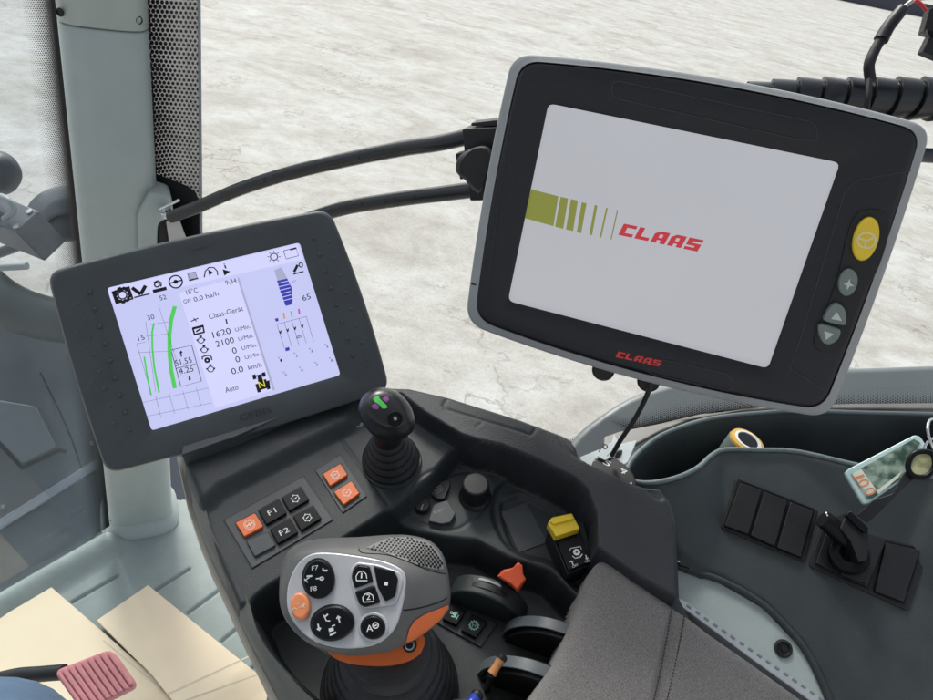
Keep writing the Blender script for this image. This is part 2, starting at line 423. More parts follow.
# floor: outline px on the floor, with ribs grooves and rolled edge
floor_px = [(-60, 643), (0, 601), (105, 538), (140, 508), (178, 500), (240, 500), (420, 560), (420, 760), (-60, 800)]
Fp = Field(PF, -.80, .60, -.75, .25, .0026, 0.)
df = sdf(Fp.U, Fp.V, Fp.poly(floor_px, 0))
# rolled lip along the left sill
lip = Fp.poly([(-60, 650), (0, 608), (107, 546)], 0)
def dline(U, V, P):
    d = np.full(U.shape, 1e9)
    for i in range(1, len(P)):
        p, q = np.array(P[i-1]), np.array(P[i]); e = q-p; L_ = e@e; t = np.clip(((U-p[0])*e[0]+(V-p[1])*e[1])/L_, 0, 1); d = np.minimum(d, np.hypot(U-p[0]-t*e[0], V-p[1]-t*e[1]))
    return d
dl = dline(Fp.U, Fp.V, lip); Fp.H += .024*sstep(1-dl/.045)
for a, b in [((-14, 653), (24, 628)), ((72, 602), (117, 576)), ((156, 590), (189, 569)), ((188, 613), (222, 588)), ((222, 641), (241, 625)), ((252, 668), (300, 636))]:
    Fp.groove([a, b], 0, .0048, .006)
fl = Fp.build('floor', M_FLO, None, df < 0.002, kind='structure', label='blue grey ribbed cab floor')

# pillar ---------------------------------------------------------
pil = thing('cab_pillar', 'pale green-grey corner pillar standing between the two glass panes left of the monitors', 'pillar', rel((-.52, .90, ZF)))
axp = rel((-.52, .90, ZF)); toc = Vector((.5, -.866, 0)).normalized(); sid = Vector((0, 0, 1)).cross(toc).normalized()   # faces the seat
A0, B0 = PF.P(108, 520), PF.P(171, 520)
cx0 = (A0+B0)/2; cx0.z = CZ+ZF; zb = CZ+ZF
_pp = Plane(cx0-toc*.005, toc)
def _lin(p, q):
    a, b = _pp.P(*p), _pp.P(*q); sa, sb = (a-cx0).dot(sid), (b-cx0).dot(sid); return lambda z: sa+(sb-sa)*(z-a.z)/(b.z-a.z)
if (_pp.P(170, 300)-_pp.P(100, 300)).dot(sid) < 0: sid = -sid
sl_ = _lin((52, 0), (103.5, 480)); sr_ = _lin((149, 0), (171, 500))
def pil_ring(z, hw, dp, off=0.):
    out = []; l_, r_ = sl_(z), sr_(z); off = (l_+r_)/2; hw = (r_-l_)/2*hw/.064
    for k in range(32):
        a = 2*math.pi*k/32; c, s_ = math.cos(a), math.sin(a); e = .55
        x = hw*abs(c)**e*(1 if c > 0 else -1); y = dp*abs(s_)**e*(1 if s_ > 0 else -1)
        out.append(cx0-toc*.02+sid*(x+off)+toc*y+Vector((0, 0, z-cx0.z)))
    return out
def rings(rs):
    n = len(rs[0]); vs = [p for r in rs for p in r]; fs = [[i*n+k, i*n+(k+1) % n, (i+1)*n+(k+1) % n, (i+1)*n+k] for i in range(len(rs)-1) for k in range(n)]
    return vs, fs+[list(range(n))[::-1], [(len(rs)-1)*n+k for k in range(n)]]
zb = CZ+ZF; zs = CZ-.245
v, f = rings([pil_ring(zb+.02, .066, .055), pil_ring(zb+.3, .064, .054), pil_ring(zb+.7, .063, .052), pil_ring(zs-.004, .062, .05), pil_ring(zs-.0015, .060, .048)])
mesh('lower_cover', v, f, M_PIL, pil, ang=60)
v, f = rings([pil_ring(zs, .060, .048), pil_ring(zs+.002, .0622, .0505), pil_ring(zs+.35, .064, .052), pil_ring(CZ+.5, .066, .054)])
mesh('upper_cover', v, f, M_PIL, pil, ang=60)
v, f = rings([pil_ring(zb+.0, .079, .068), pil_ring(zb+.008, .078, .067), pil_ring(zb+.018, .070, .058), pil_ring(zb+.026, .067, .0555)])
mesh('foot_flange', v, f, M_PIL, pil, ang=60)
def screw(p, n, r, par, name='screw'):
    lathe(name, p, n, [(r*1.35, 0), (r*1.35, r*.3), (r, r*.5), (r*.95, r*.1), (.0005, r*.1)], M_MBK, par, n=20)
def pil_hit(x, y):
    """front face of the pillar"""
    pl_ = Plane(cx0-toc*.02+toc*.052, toc); return pl_.P(x, y, 0)
for x, y in ((113, 524), (165, 518), (60, 14), (139, 22)):
    p = pil_hit(x, y); q = p-(p-cx0).project(sid)*.0-toc*.009; s_ = (q-cx0).dot(sid)-(sl_(q.z)+sr_(q.z))/2
    screw(q, (toc+sid*(s_/.063)*.8).normalized(), .0038, pil)
# moulded bracket with the arm hinge on the pillar's right flank
PB = Plane(pil_hit(158, 215)+toc*-.005, toc)
slab('bracket_cover', rnd([(137, 215), (150, 192), (172, 198), (174, 216), (158, 224), (157, 262), (138, 262)], 5), PB, .012, .05, M_PIL, pil, .004)
slab('hinge_recess', rnd([(158, 220), (173, 214), (182, 236), (178, 262), (158, 262)], 2), PB, .006, .05, M_MBK, pil, .002)

# window seals and panes -----------------------------------------
def glass_mat(name, tint, haze):
    m = bpy.data.materials.new(name); N, L = nodes_of(m); out = N['Material Output']; N.remove(N['Principled BSDF'])
    t = N.new('ShaderNodeBsdfTransparent'); t.inputs[0].default_value = (*tint, 1); gl = N.new('ShaderNodeBsdfGlossy'); gl.inputs['Roughness'].default_value = .02
    d = N.new('ShaderNodeBsdfDiffuse'); d.inputs[0].default_value = (.55, .58, .60, 1)  # pale diffuse share mixed in as haze over the view
    fr = N.new('ShaderNodeFresnel'); fr.inputs[0].default_value = 1.33
    mr = N.new('ShaderNodeMath'); mr.operation = 'MULTIPLY'; mr.inputs[1].default_value = .22; L.new(fr.outputs[0], mr.inputs[0])
    mx = N.new('ShaderNodeMixShader'); L.new(mr.outputs[0], mx.inputs[0]); L.new(t.outputs[0], mx.inputs[1]); L.new(gl.outputs[0], mx.inputs[2])
    tc = N.new('ShaderNodeTexCoord'); nz = N.new('ShaderNodeTexNoise'); nz.inputs['Scale'].default_value = 14; nz.inputs['Detail'].default_value = 8; L.new(tc.outputs['Object'], nz.inputs['Vector'])
    r = N.new('ShaderNodeMapRange'); r.inputs[1].default_value = .3; r.inputs[2].default_value = .8; r.inputs[3].default_value = haze*.5; r.inputs[4].default_value = haze*1.6; L.new(nz.outputs['Fac'], r.inputs[0])
    m2 = N.new('ShaderNodeMixShader'); L.new(r.outputs[0], m2.inputs[0]); L.new(mx.outputs[0], m2.inputs[1]); L.new(d.outputs[0], m2.inputs[2]); L.new(m2.outputs[0], out.inputs[0]); return m
def frit_mat(name, pitch, r_solid, r_clear, length, tint=0., bell=False):
    """printed ceramic dots: hexagonal lattice, UV in metres, dot radius shrinks along u"""
    m = bpy.data.materials.new(name); N, L = nodes_of(m); out = N['Material Output']; b = N['Principled BSDF']; b.inputs['Base Color'].default_value = (.006, .006, .007, 1); b.inputs['Roughness'].default_value = .35
    uv = N.new('ShaderNodeUVMap'); sx = N.new('ShaderNodeSeparateXYZ'); L.new(uv.outputs[0], sx.inputs[0])
    def M(op, a, b_=None, c=None):
        q = N.new('ShaderNodeMath'); q.operation = op
        for i, x in enumerate((a, b_, c)):
            if x is None: continue
            if isinstance(x, (int, float)): q.inputs[i].default_value = x
            else: L.new(x, q.inputs[i])
        return q.outputs[0]
    def lat(off):
        x = M('SUBTRACT', M('FRACT', M('ADD', M('DIVIDE', sx.outputs[0], pitch), off)), .5); y = M('SUBTRACT', M('FRACT', M('ADD', M('DIVIDE', sx.outputs[1], pitch*1.732), off)), .5)
        y = M('MULTIPLY', y, 1.732); return M('SQRT', M('ADD', M('MULTIPLY', x, x), M('MULTIPLY', y, y)))
    d = M('MINIMUM', lat(0.), lat(.5))
    t = M('DIVIDE', sx.outputs[0], length)
    if bell: t = M('ABSOLUTE', M('SUBTRACT', M('MULTIPLY', t, 2), .8))
    mr = N.new('ShaderNodeMapRange'); L.new(t, mr.inputs[0]); mr.inputs[3].default_value = r_solid; mr.inputs[4].default_value = r_clear
    k0 = M('LESS_THAN', d, mr.outputs[0]); k = M('MAXIMUM', k0, tint)
    cm = N.new('ShaderNodeMix'); cm.data_type = 'RGBA'; L.new(k0, cm.inputs['Factor']); cm.inputs['A'].default_value = (.10, .11, .12, 1); cm.inputs['B'].default_value = (.006, .006, .007, 1); L.new(cm.outputs['Result'], b.inputs['Base Color'])
    tr = N.new('ShaderNodeBsdfTransparent'); mx = N.new('ShaderNodeMixShader'); L.new(k, mx.inputs[0]); L.new(tr.outputs[0], mx.inputs[1]); L.new(b.outputs[0], mx.inputs[2]); L.new(mx.outputs[0], out.inputs[0]); return m
def strip(name, edge_a, edge_b, mat, parent, seg=1):
    """band between two matching 3-D polylines, UV: u from a to b in metres, v along"""
    vs, fs, uvs = [], [], []; Ls = 0
    for i, (a, b) in enumerate(zip(edge_a, edge_b)):
        if i: Ls += (a-edge_a[i-1]).length
        vs += [a, b]; uvs += [(0, Ls), ((b-a).length, Ls)]
    for i in range(len(edge_a)-1): fs.append([2*i, 2*i+1, 2*i+3, 2*i+2])
    me = bpy.data.meshes.new(name); me.from_pydata([tuple(v) for v in vs], [], fs); me.materials.append(mat); ul = me.uv_layers.new(name='UVMap')
    for lp in me.loops: ul.data[lp.index].uv = uvs[lp.vertex_index]
    return new_ob(name, me, parent)
M_GLL = glass_mat('hazy_tinted_glass', (.86, .90, .91), .05); M_GLR = glass_mat('clear_side_glass', (.95, .97, .96), .012)
# left pane : vertical plane through the floor edge left of the pillar
pa = PF.P(0, 610); pb = PF.P(106, 546); dL = (pb-pa).normalized(); nL = Vector((0, 0, 1)).cross(dL).normalized()
if nL.dot(EYE-pa) < 0: nL = -nL
PL_ = Plane(pa, nL, dL)
left = thing('left_glass', 'hazy tinted windscreen pane left of the pillar, hood seen through it', 'window', pa)
z0, z1 = CZ+ZF+.012, CZ+.46
e0 = pb-dL*.004; far = pb-dL*1.7
def up_(p, z): return Vector((p.x, p.y, z))
def offs(x, y, h=0.): return PL_.P(x, y, h)
def eez(z):
    a, b = offs(106.5, 520), offs(51, 0); return a+(b-a)*((z-a.z)/(b.z-a.z))-dL*.001
gv = [up_(far, z0), eez(z0), eez(z1), up_(far, z1)]
v, f = slab3([p-nL*.004 for p in gv], nL, .005); mesh('pane', v, f, M_GLL, left, smooth=False)
def offs(x, y, h=0.): return PL_.P(x, y, h)
bl = [offs(103, 500), offs(55, 10)]      # black ceramic line beside the pillar
def edge_at(t, d): # straight down the pillar edge
    a, b = offs(106.5, 520), offs(51, 0); p = a+(b-a)*t; return p-dL*d+nL*.0015
ts = [-.02, .5, 1.0, 1.4]
strip('black_edge_band', [edge_at(t, -.004) for t in ts], [edge_at(t, .001) for t in ts], M_MBK, left)
strip('dotted_frit_band', [edge_at(t, .001)+nL*.0004 for t in ts], [edge_at(t, .034)+nL*.0004 for t in ts], frit_mat('frit_left', .0026, .56, .12, .033), left)
tube('bottom_seal', [up_(far, z0+.002)-nL*.002, up_(e0, z0+.002)-nL*.002], .008, M_RUB, left, sm=0)

# right pane
ra = rel((-.455, .985, 0)); rb = rel((.95, .80, 0)); dR = (rb-ra).normalized(); nR = Vector((0, 0, 1)).cross(dR).normalized()
if nR.dot(EYE-ra) < 0: nR = -nR
PR = Plane(ra, nR, dR)
right = thing('side_glass', 'clear side window pane behind the monitors with dotted black printing at its edges', 'window', ra)
gv = [up_(ra, CZ-.95), up_(rb, CZ-.95), up_(rb, z1), up_(ra, z1)]
v, f = slab3([p-nR*.004 for p in gv], nR, .005); mesh('pane', v, f, M_GLR, right, smooth=False)
def vr(x, y, h=.0015): return PR.P(x, y, h)
def vert_pair(x0, x1, ya, yb):
    a0, b0 = vr(x0, (ya+yb)/2), vr(x1, (ya+yb)/2)
    return [up_(a0, vr(x0, y).z) for y in (ya, yb)], [up_(b0, vr(x1, y).z) for y in (ya, yb)]
ea, eb = vert_pair(140, 200, -60, 330)
M_FR = frit_mat('frit_right', .0068, .46, .30, .078, .76, True)
strip('perforated_frit_band', ea, eb, M_FR, right)
ea, eb = vert_pair(140, 156, -60, 330)
strip('black_edge_band', [p+nR*.0006 for p in ea], [p+nR*.0006 for p in eb], frit_mat('frit_fine', .0036, .60, .40, .03), right)
slab('black_corner_print', spl([(130, 162), (154, 173), (172, 180), (190, 188), (198, 200), (199.5, 240), (200, 330), (130, 330)], 4), PR, .0026, .0006, M_MBK, right)
tube('glass_edge', [up_(vr(200, 100), z1), up_(vr(200, 100), CZ-.9)], .0022, M_GRY, right, sm=0, n=8)
# lower dotted band, follows the curved sill
lo = [(560, 452), (600, 436), (638, 429), (677, 420), (720, 414), (768, 410), (840, 409), (900, 409), (960, 408)]
hi = [(560, 444), (600, 424), (638, 414), (677, 403), (720, 396), (768, 392), (840, 389), (900, 386), (960, 384)]
lo, hi = spl(lo, 5, False), spl(hi, 5, False)
strip('dotted_sill_band', [vr(*p) for p in lo], [vr(*p) for p in hi], frit_mat('frit_low', .0034, .56, .10, .026), right)
strip('black_sill_band', [vr(p[0], p[1]+26) for p in lo], [vr(p[0], p[1]+.5) for p in lo], M_MBK, right)

# unseen cab roof, sized and set back for the shade it throws inside
v, f = bx(rel((.1, -.75, .46)), (1.9, 1.9, .08)); mesh('unseen_cab_roof', v, f, plastic('roof_lining', (.45, .46, .45), .8), label='unseen pale cab roof set back over the seat to let sky light in', cat='roof', bevel=.02)

# ================================================================ things outside the left pane
M_HOOD = plastic('dusty_hood_plastic', (.10, .115, .13), .55, .3, 200, .10, dirt=.25, vscale=6)
PH = Plane(at(50, 470, 1.95), (.35, -.55, .76))
hood = thing('engine_hood', 'dusty grey engine hood panel seen through the left glass, with moulded ridge', 'hood', at(50, 470, 1.95))
slab('panel', rnd([(-60, 318), (40, 330), (125, 350), (190, 420), (190, 640), (-60, 720)], 8), PH, 0, .05, M_HOOD, hood, .008)
slab('ridge', rnd([(-40, 538), (0, 519), (98, 458), (150, 425), (150, 436), (98, 468), (0, 530), (-40, 551)], 3), PH, .012, .012, plastic('ridge_plastic', (.26, .29, .34), .5, .2, 300, .08), hood, .005)
slab('raised_block', rnd([(-30, 396), (0, 400), (36, 406), (57, 447), (22, 464), (0, 441), (-30, 430)], 4), PH, .022, .022, plastic('block_plastic', (.13, .15, .165), .55, .3, 200, .08, dirt=.2), hood, .008)
multi('shadow_and_seams', [line_g(PH, [(-30, 433), (0, 444), (22, 468), (60, 450), (66, 452)], .011, .0006), line_g(PH, [(40, 372), (60, 412), (72, 440), (82, 470)], .004, .0006), line_g(PH, [(-30, 600), (20, 590), (70, 560), (110, 520)], .005, .0006)], plastic('shadow_seam_black', (.02, .022, .025), .6), hood, smooth=False)  # first line paints the shadow under the raised block, the others are seams
for x_, y_ in ((3, 507), (92, 443)):
    lathe('panel_bolt', PH.P(x_, y_, 0), PH.n, [(.006, 0), (.006, .002), (.004, .004), (.0005, .0042)], M_MET, hood, n=6)
rl = random.Random(3)
def scrib(x0, y0, x1, y1, n):
    out = []
    for i in range(n):
        t = (i+.5)/n; cx, cy = x0+(x1-x0)*t, y0+(y1-y0)*t
        for k in range(2):
            a = (cx+rl.uniform(-1.2, 1.2), cy+rl.uniform(-2, 2)); b_ = (cx+rl.uniform(-1.6, 1.6), cy+rl.uniform(-2.4, 2.4)); out.append(line_g(PH, [a, b_], .0016, .0015))
    return out
multi('moulded_lettering', scrib(50, 536, 95, 505, 11)+scrib(57, 521, 83, 505, 6), plastic('faint_lettering', (.17, .19, .2), .5), hood, smooth=False)
tube('intake_duct', [at(-30, 275, 1.75), at(0, 300, 1.75), at(30, 314, 1.78), at(70, 322, 1.82), at(130, 325, 1.9)], .055, plastic('dusty_duct', (.07, .08, .08), .45, .2, 200, .2, dirt=.3, vscale=9), None, n=28, label='thick dusty grey air duct curving across the hood outside the left glass', cat='duct')
# metal box with fittings
PX = Plane(at(20, 235, 1.7), (-.25, -.45, .86))
box = thing('metal_box', 'weathered square metal bracket box outside the left glass above the duct', 'bracket box', at(20, 235, 1.7))
slab('box_body', [(-30, 214), (-10, 190), (39, 211), (16, 232)], PX, .0, .11, plastic('weathered_alloy', (.11, .12, .135), .45, .3, 300, .15, metal=.3, dirt=.3), box, .004)
tube('hose', [PX.P(-8, 203, .01), PX.P(-2, 196, .04), PX.P(8, 200, .05), PX.P(14, 210, .03), PX.P(4, 219, .01)], .007, M_RIM, box)
lathe('fitting', PX.P(0, 213, 0), PX.n, [(.014, 0), (.014, .02), (.009, .022), (.009, .04), (.001, .041)], M_CHR, box, n=6)
for x_, y_ in ((30, 212), (17, 227), (-2, 228)): lathe('box_bolt', PX.P(x_, y_, 0), PX.n, [(.008, 0), (.008, .004), (.0005, .0045)], M_MET, box, n=6)
tube('pin', [PX.P(-12, 268, .05), PX.P(27, 266, .05)], .008, M_RIM, box, sm=0)
v, f = lathe_g(at(-2, 173, 2.0), (0.2, -.9, .4), [(.002, .05), (.03, .046), (.05, .03), (.06, 0), (.05, -.03), (.03, -.046), (.002, -.05)], 32)
mesh('work_lamp', v, f, plastic('lamp_shell', (.03, .035, .042), .4), None, ang=60, label='round dark grey lamp head outside at the left edge of the view', cat='lamp')
rear = thing('rear_view_mirror', 'grey moulded mirror shell outside the glass beside the pillar', 'mirror', at(60, 215, 1.9))
PM = Plane(at(60, 215, 1.9), (-.1, -.8, .6))
loft('mirror_shell', [(ell(66, 216, 22, 17, -8), .05), (ell(64, 214, 36, 26, -8), .02), (ell(64, 214, 39, 28, -8), -.02), (ell(64, 214, 30, 22, -8), -.07)], PM, plastic('mirror_plastic', (.075, .085, .10), .4, .2, 300, .1), rear)
slab('shell_crease', rnd([(36, 222), (55, 213), (98, 206), (98, 210), (55, 217), (38, 227)], 1), PM, .058, .012, M_LMO, rear, .003)
tube('mirror_stay', [at(44, 226, 1.95), at(20, 245, 2.0), at(-30, 262, 2.1)], .014, M_LMO, rear)
# fender beyond the side glass
PFd = Plane(at(760, 400, 1.12), (-.05, -.55, .83))
slab('rear_fender', spl([(560, 470), (572, 440), (600, 415), (640, 392), (700, 376), (770, 369), (870, 366), (960, 364), (1040, 372), (1040, 520), (800, 540), (600, 520)], 4), PFd, 0, .06, plastic('fender_plastic', (.13, .145, .155), .45, .2, 200, .06, dirt=.12, vscale=5), None, .012, label='smooth grey fender outside the side glass beyond the side console', cat='fender')

# ================================================================ floor things
PC1 = Plane(PF.o, (0, 0, 1)); M_CARD = None
def card_mat():
    m = plastic('cardboard', (.82, .69, .50), .85, .3, 300, .05, vscale=7); N, L = nodes_of(m); b = N['Principled BSDF']
    tc = N.new('ShaderNodeTexCoord'); n = N.new('ShaderNodeTexNoise'); n.inputs['Scale'].default_value = 5.; n.inputs['Detail'].default_value = 3; L.new(tc.outputs['Object'], n.inputs['Vector'])
    r = N.new('ShaderNodeMapRange'); r.inputs[1].default_value = .58; r.inputs[2].default_value = .70; r.inputs[3].default_value = 0; r.inputs[4].default_value = .35; L.new(n.outputs['Fac'], r.inputs[0])
    src = b.inputs['Base Color'].links[0].from_socket; mx = N.new('ShaderNodeMix'); mx.data_type = 'RGBA'; L.new(r.outputs[0], mx.inputs['Factor']); L.new(src, mx.inputs['A']); mx.inputs['B'].default_value = (.42, .33, .22, 1); L.new(mx.outputs['Result'], b.inputs['Base Color'])
    wv = N.new('ShaderNodeTexWave'); wv.inputs['Scale'].default_value = 48; wv.inputs['Distortion'].default_value = .3; mp = N.new('ShaderNodeMapping'); mp.inputs['Rotation'].default_value = (0, 0, .9); L.new(tc.outputs['Object'], mp.inputs['Vector']); L.new(mp.outputs[0], wv.inputs['Vector'])
    bp = N.new('ShaderNodeBump'); bp.inputs['Strength'].default_value = .04; bp.inputs['Distance'].default_value = .0005; L.new(wv.outputs['Fac'], bp.inputs['Height']); L.new(bp.outputs[0], b.inputs['Normal']); return m
M_CARD = card_mat()
def card(name, px, h, creases, label):
    c = thing(name, label, 'cardboard', PF.P(*px[0], h), 'cardboard sheets on the floor')
    P = [PF.P(x, y, h) for x, y in px]
    n = len(P); cen = sum(P, Vector())/n
    v, f = slab3(P, Vector((0, 0, 1)), .004); o = mesh('sheet', v, f, M_CARD, c, smooth=False)
    if creases: multi('crease', [line_g(PF, s, .0022, h+.0004) for s in creases], plastic('cardboard_crease', (.66, .58, .45), .9), c, smooth=False)
    return c
card('cardboard_sheet', [(-60, 646), (0, 614), (50, 586), (95, 625), (160, 682), (205, 740), (-60, 800)], .010, [[(103, 640), (175, 700)]], 'left sheet of clean beige cardboard lying on the floor under the red pedal')
card('cardboard_sheet', [(97, 620), (148, 585), (269, 683), (262, 730), (230, 790), (205, 740), (150, 672)], .017, [[(167, 694), (176, 690), (262, 650)], [(172, 705), (262, 672)]], 'right creased sheet of beige cardboard beside the console, overlapping the other')
# pedal
ped = thing('brake_pedal', 'faded red ribbed rubber pedal pad at the lower left above the cardboard', 'pedal', at(95, 680, .88))
PP = Plane(at(95, 680, .88), (-.1, -.35, .93))
q = [(53, 671), (111, 648), (137, 685), (82, 712)]
M_PED = plastic('faded_red_rubber', (.62, .25, .26), .6, .5, 500, .10, dirt=.3)
slab('pad', rnd(q, 9), PP, 0, .012, M_PED, ped, .002)
Q = [np.array(p, float) for p in q]; ribs = []
def bil(s, t): return tuple((1-t)*((1-s)*Q[0]+s*Q[1])+t*((1-s)*Q[3]+s*Q[2]))
for i in range(9):
    s0, s1 = (i+.06)/9, (i+.84)/9; e = .05 if i in (0, 8) else .015
    pts = [bil(s0+(.02 if i == 0 else 0), e+.03), bil(s1-(.02 if i == 8 else 0), e+(.03 if i == 8 else 0)), bil(s1-(.02 if i == 8 else 0), 1-e-(.03 if i == 8 else 0)), bil(s0+(.02 if i == 0 else 0), 1-e-.02)]
    ribs.append(slab3([PP.P(*p, .0035) for p in pts], PP.n, .0042))
multi('pad_ribs', ribs, M_PED, ped, bevel=.0012)
tube('pedal_arm', [PP.P(64, 672, -.02), PP.P(40, 674, -.03), PP.P(10, 677, -.05), PP.P(-30, 690, -.12), PP.P(-60, 720, -.3)], .0095, M_MBK, ped)

# driver (the viewer's legs): one skinned body surface in jeans
def driver():
    K = at(-16, 730, .60); hipc = rel((-.26, -.10, -.62)); J = {}
    pts = [hipc, rel((-.16, -.08, -.60)), None, None, None, None]
    kr = K; ankr = Vector((kr.x-.05, kr.y-.10, CZ+ZF+.10)); toer = ankr+Vector((.02, .17, -.05))
    hl = rel((-.37, -.08, -.60)); kl = Vector((kr.x-.30, kr.y-.02, kr.z)); ankl = Vector((kl.x-.02, kl.y-.08, CZ+ZF+.10)); toel = ankl+Vector((-.03, .17, -.05))
    V = [(hipc, .13), (rel((-.18, -.03, -.60)), .098), ((rel((-.18, -.03, -.60))+kr)/2, .088), (kr, .098), (kr+(ankr-kr)*.3, .066), (kr+(ankr-kr)*.7, .052), (ankr, .045), (toer, .035),
         (hl, .098), ((hl+kl)/2, .088), (kl, .068), (kl+(ankl-kl)*.3, .062), (kl+(ankl-kl)*.7, .052), (ankl, .045), (toel, .035)]
    E_ = [(0, 1), (1, 2), (2, 3), (3, 4), (4, 5), (5, 6), (6, 7), (0, 8), (8, 9), (9, 10), (10, 11), (11, 12), (12, 13), (13, 14)]
    me = bpy.data.meshes.new('person'); me.from_pydata([tuple(p) for p, r in V], E_, [])
    o = bpy.data.objects.new('person', me); COL.objects.link(o)
    md = o.modifiers.new('skin', 'SKIN'); o.modifiers.new('sub', 'SUBSURF').levels = 3
    sv = me.skin_vertices[0].data
    for i, (p, r) in enumerate(V): sv[i].radius = (r, r); sv[i].use_root = (i == 0)
    dg = bpy.context.evaluated_depsgraph_get(); m2 = bpy.data.meshes.new_from_object(o.evaluated_get(dg)); bpy.data.objects.remove(o)
    m = plastic('blue_denim', (.075, .125, .21), .85, .6, 1400, .25, vscale=60)
    N, L = nodes_of(m); b = N['Principled BSDF']; tc = N.new('ShaderNodeTexCoord'); wv = N.new('ShaderNodeTexWave'); wv.wave_type = 'BANDS'; wv.inputs['Scale'].default_value = 260; wv.inputs['Distortion'].default_value = 1.2; L.new(tc.outputs['Object'], wv.inputs['Vector'])
    src = b.inputs['Base Color'].links[0].from_socket; mx = N.new('ShaderNodeMix'); mx.data_type = 'RGBA'; mt = N.new('ShaderNodeMath'); mt.operation = 'MULTIPLY'; mt.inputs[1].default_value = .35; L.new(wv.outputs['Fac'], mt.inputs[0]); L.new(mt.outputs[0], mx.inputs['Factor']); L.new(src, mx.inputs['A']); mx.inputs['B'].default_value = (.22, .30, .40, 1); L.new(mx.outputs['Result'], b.inputs['Base Color'])
    m2.materials.clear(); m2.materials.append(m)
    o = new_ob('person', m2, None, 'seated driver in blue jeans, only a bent knee showing in the lower left corner', 'person'); finish(o, ang=80)
driver()
# ================================================================ left monitor
def z2(X, Y): return (100+X/3.684, 240+Y/3.684)
def Z(*a): return [z2(*p) for p in a]
nLm = Vector((.3217, -.7294, .6038)); cLm = rel((-.21189, .53768, -.38127))
PLm = Plane(cLm, nLm, (.816, .537, .214))
lm = thing('monitor', 'charcoal monitor with studded frame, its lilac lit screen full of tractor readings', 'monitor', cLm+PLm.n*-.03)
out_l = [(53, 300), (50, 285), (57, 276), (75, 268), (180, 238), (300, 215), (322, 215), (334, 226), (352, 275), (382, 365), (380, 384), (368, 394), (250, 430), (135, 466), (115, 467), (104, 458), (80, 385)]
out_l = smooth_poly(bow([(47, 272.5), (329, 209), (390, 390), (107, 474)], (4, 4, 3, 3)), 30)
def scale_px(px, k, c=None):
    c = np.mean(px, 0) if c is None else np.array(c); return [tuple(c+(np.array(p)-c)*k) for p in px]
scr = [(107, 288), (299.5, 242.5), (340.5, 375), (151.5, 430.5)]
def frame_g(outer, inner, pl, h_o, h_i, t, mid=None):
    """rounded bezel with an opening: sections outer back, outer front, inner front, inner back"""
    n = 480; c = np.mean(inner, 0); O = resamp(outer, n, c); I = resamp(inner, n, c)
    def R(px, h): return [pl.P(x, y, h) for x, y in px]
    lerp = lambda k: [tuple(np.array(a)*(1-k)+np.array(b)*k) for a, b in zip(O, I)]
    B_ = [tuple(c+(np.array(p)-c)*.985) for p in O]
    rs = [R(B_, h_o-t), R(O, h_o-t*.5), R(O, h_o-.004), R(lerp(.03), h_o-.0008), R(lerp(.10), h_o), R(lerp(.45), h_o+(h_i-h_o)*.3), R(lerp(.93), h_i), R(I, h_i-.0012), R(I, -.004)]
    k = len(rs[0]); vs = [p for r in rs for p in r]; fs = [[i*k+j, i*k+(j+1) % k, (i+1)*k+(j+1) % k, (i+1)*k+j] for i in range(len(rs)-1) for j in range(k)]
    fs.append(list(range(k))); return vs, fs
v, f = frame_g(out_l, rnd(scr, 3), PLm, .008, .005, .034)
mesh('frame', v, f, M_LMO, lm, ang=45)
back = scale_px(out_l, .90)
slab('rear_housing', back, PLm, -.024, .022, M_MBK, lm, .004)
sm_ = emis('lcd_lilac', (.60, .63, .98), .60)
screen = slab('screen', scr, PLm, .0, .002, sm_, lm)
M_INK = plastic('screen_black', (.006, .006, .012), .6); M_LBL = emis('screen_pale', (.66, .67, 1.0), .64); M_SGR = emis('screen_green', (.08, .62, .10), .62); M_SBL = emis('screen_blue', (.04, .05, .55), .5); M_SGL = emis('screen_grey', (.42, .42, .62), .62)
H1 = .0003; H2 = .0006
# paler panes of the page
multi('page_panes', [poly_g(PLm, Z((28, 178), (728, 15), (748, 72), (40, 232)), H1), poly_g(PLm, Z((290, 195), (512, 138), (640, 552), (425, 620)), H1)], M_LBL, screen, smooth=False)
multi('page_grey_fills', [poly_g(PLm, Z((505, 140), (512, 138), (645, 552), (637, 554)), H2), poly_g(PLm, Z((320, 120), (352, 120), (358, 145), (326, 150)), H2), poly_g(PLm, Z((642, 112), (668, 100), (690, 142), (654, 150)), H2)], M_SGL, screen, smooth=False)  # grey fills on the page, beside a pane and behind two symbols
T = []
def tx(s, x0, y0, x1, y1, h=.0045): T.append(text_g(s, PLm, z2(x0, y0), z2(x1, y1), h, H2))
tx('18°C', 320, 202, 362, 192, .0042); tx('9:34', 465, 167, 505, 156, .0042); tx('0.0 ha/h', 348, 228, 438, 204, .0042); tx('GW', 310, 236, 338, 229, .0038)
tx('Claas-Gerät', 404, 292, 529, 260, .0046); tx('1', 466, 311, 471, 310, .005)
tx('1620', 418, 361, 484, 344, .0056); tx('U/Min.', 500, 338, 555, 324, .0036)
tx('2100', 430, 395, 496, 378, .0056); tx('U/Min.', 512, 372, 567, 358, .0036)
tx('0', 490, 420, 506, 416, .0056); tx('U/Min.', 524, 406, 580, 392, .0036)
tx('0', 502, 452, 518, 448, .0056); tx('U/Min.', 536, 440, 592, 425, .0036)
tx('0.0', 487, 496, 530, 485, .0056); tx('km/h', 548, 479, 597, 467, .0042)
tx('Auto', 464, 563, 511, 550, .0048); tx('51.55', 279, 465, 340, 451, .0052); tx('4.25', 293, 495, 346, 483, .0052)
tx('52', 222, 223, 246, 217, .0042); tx('30', 177, 296, 202, 290, .0042); tx('15', 143, 372, 166, 366, .0042); tx('65', 749, 225, 778, 216, .0052)
tx('i', 461, 106, 467, 104, .005)
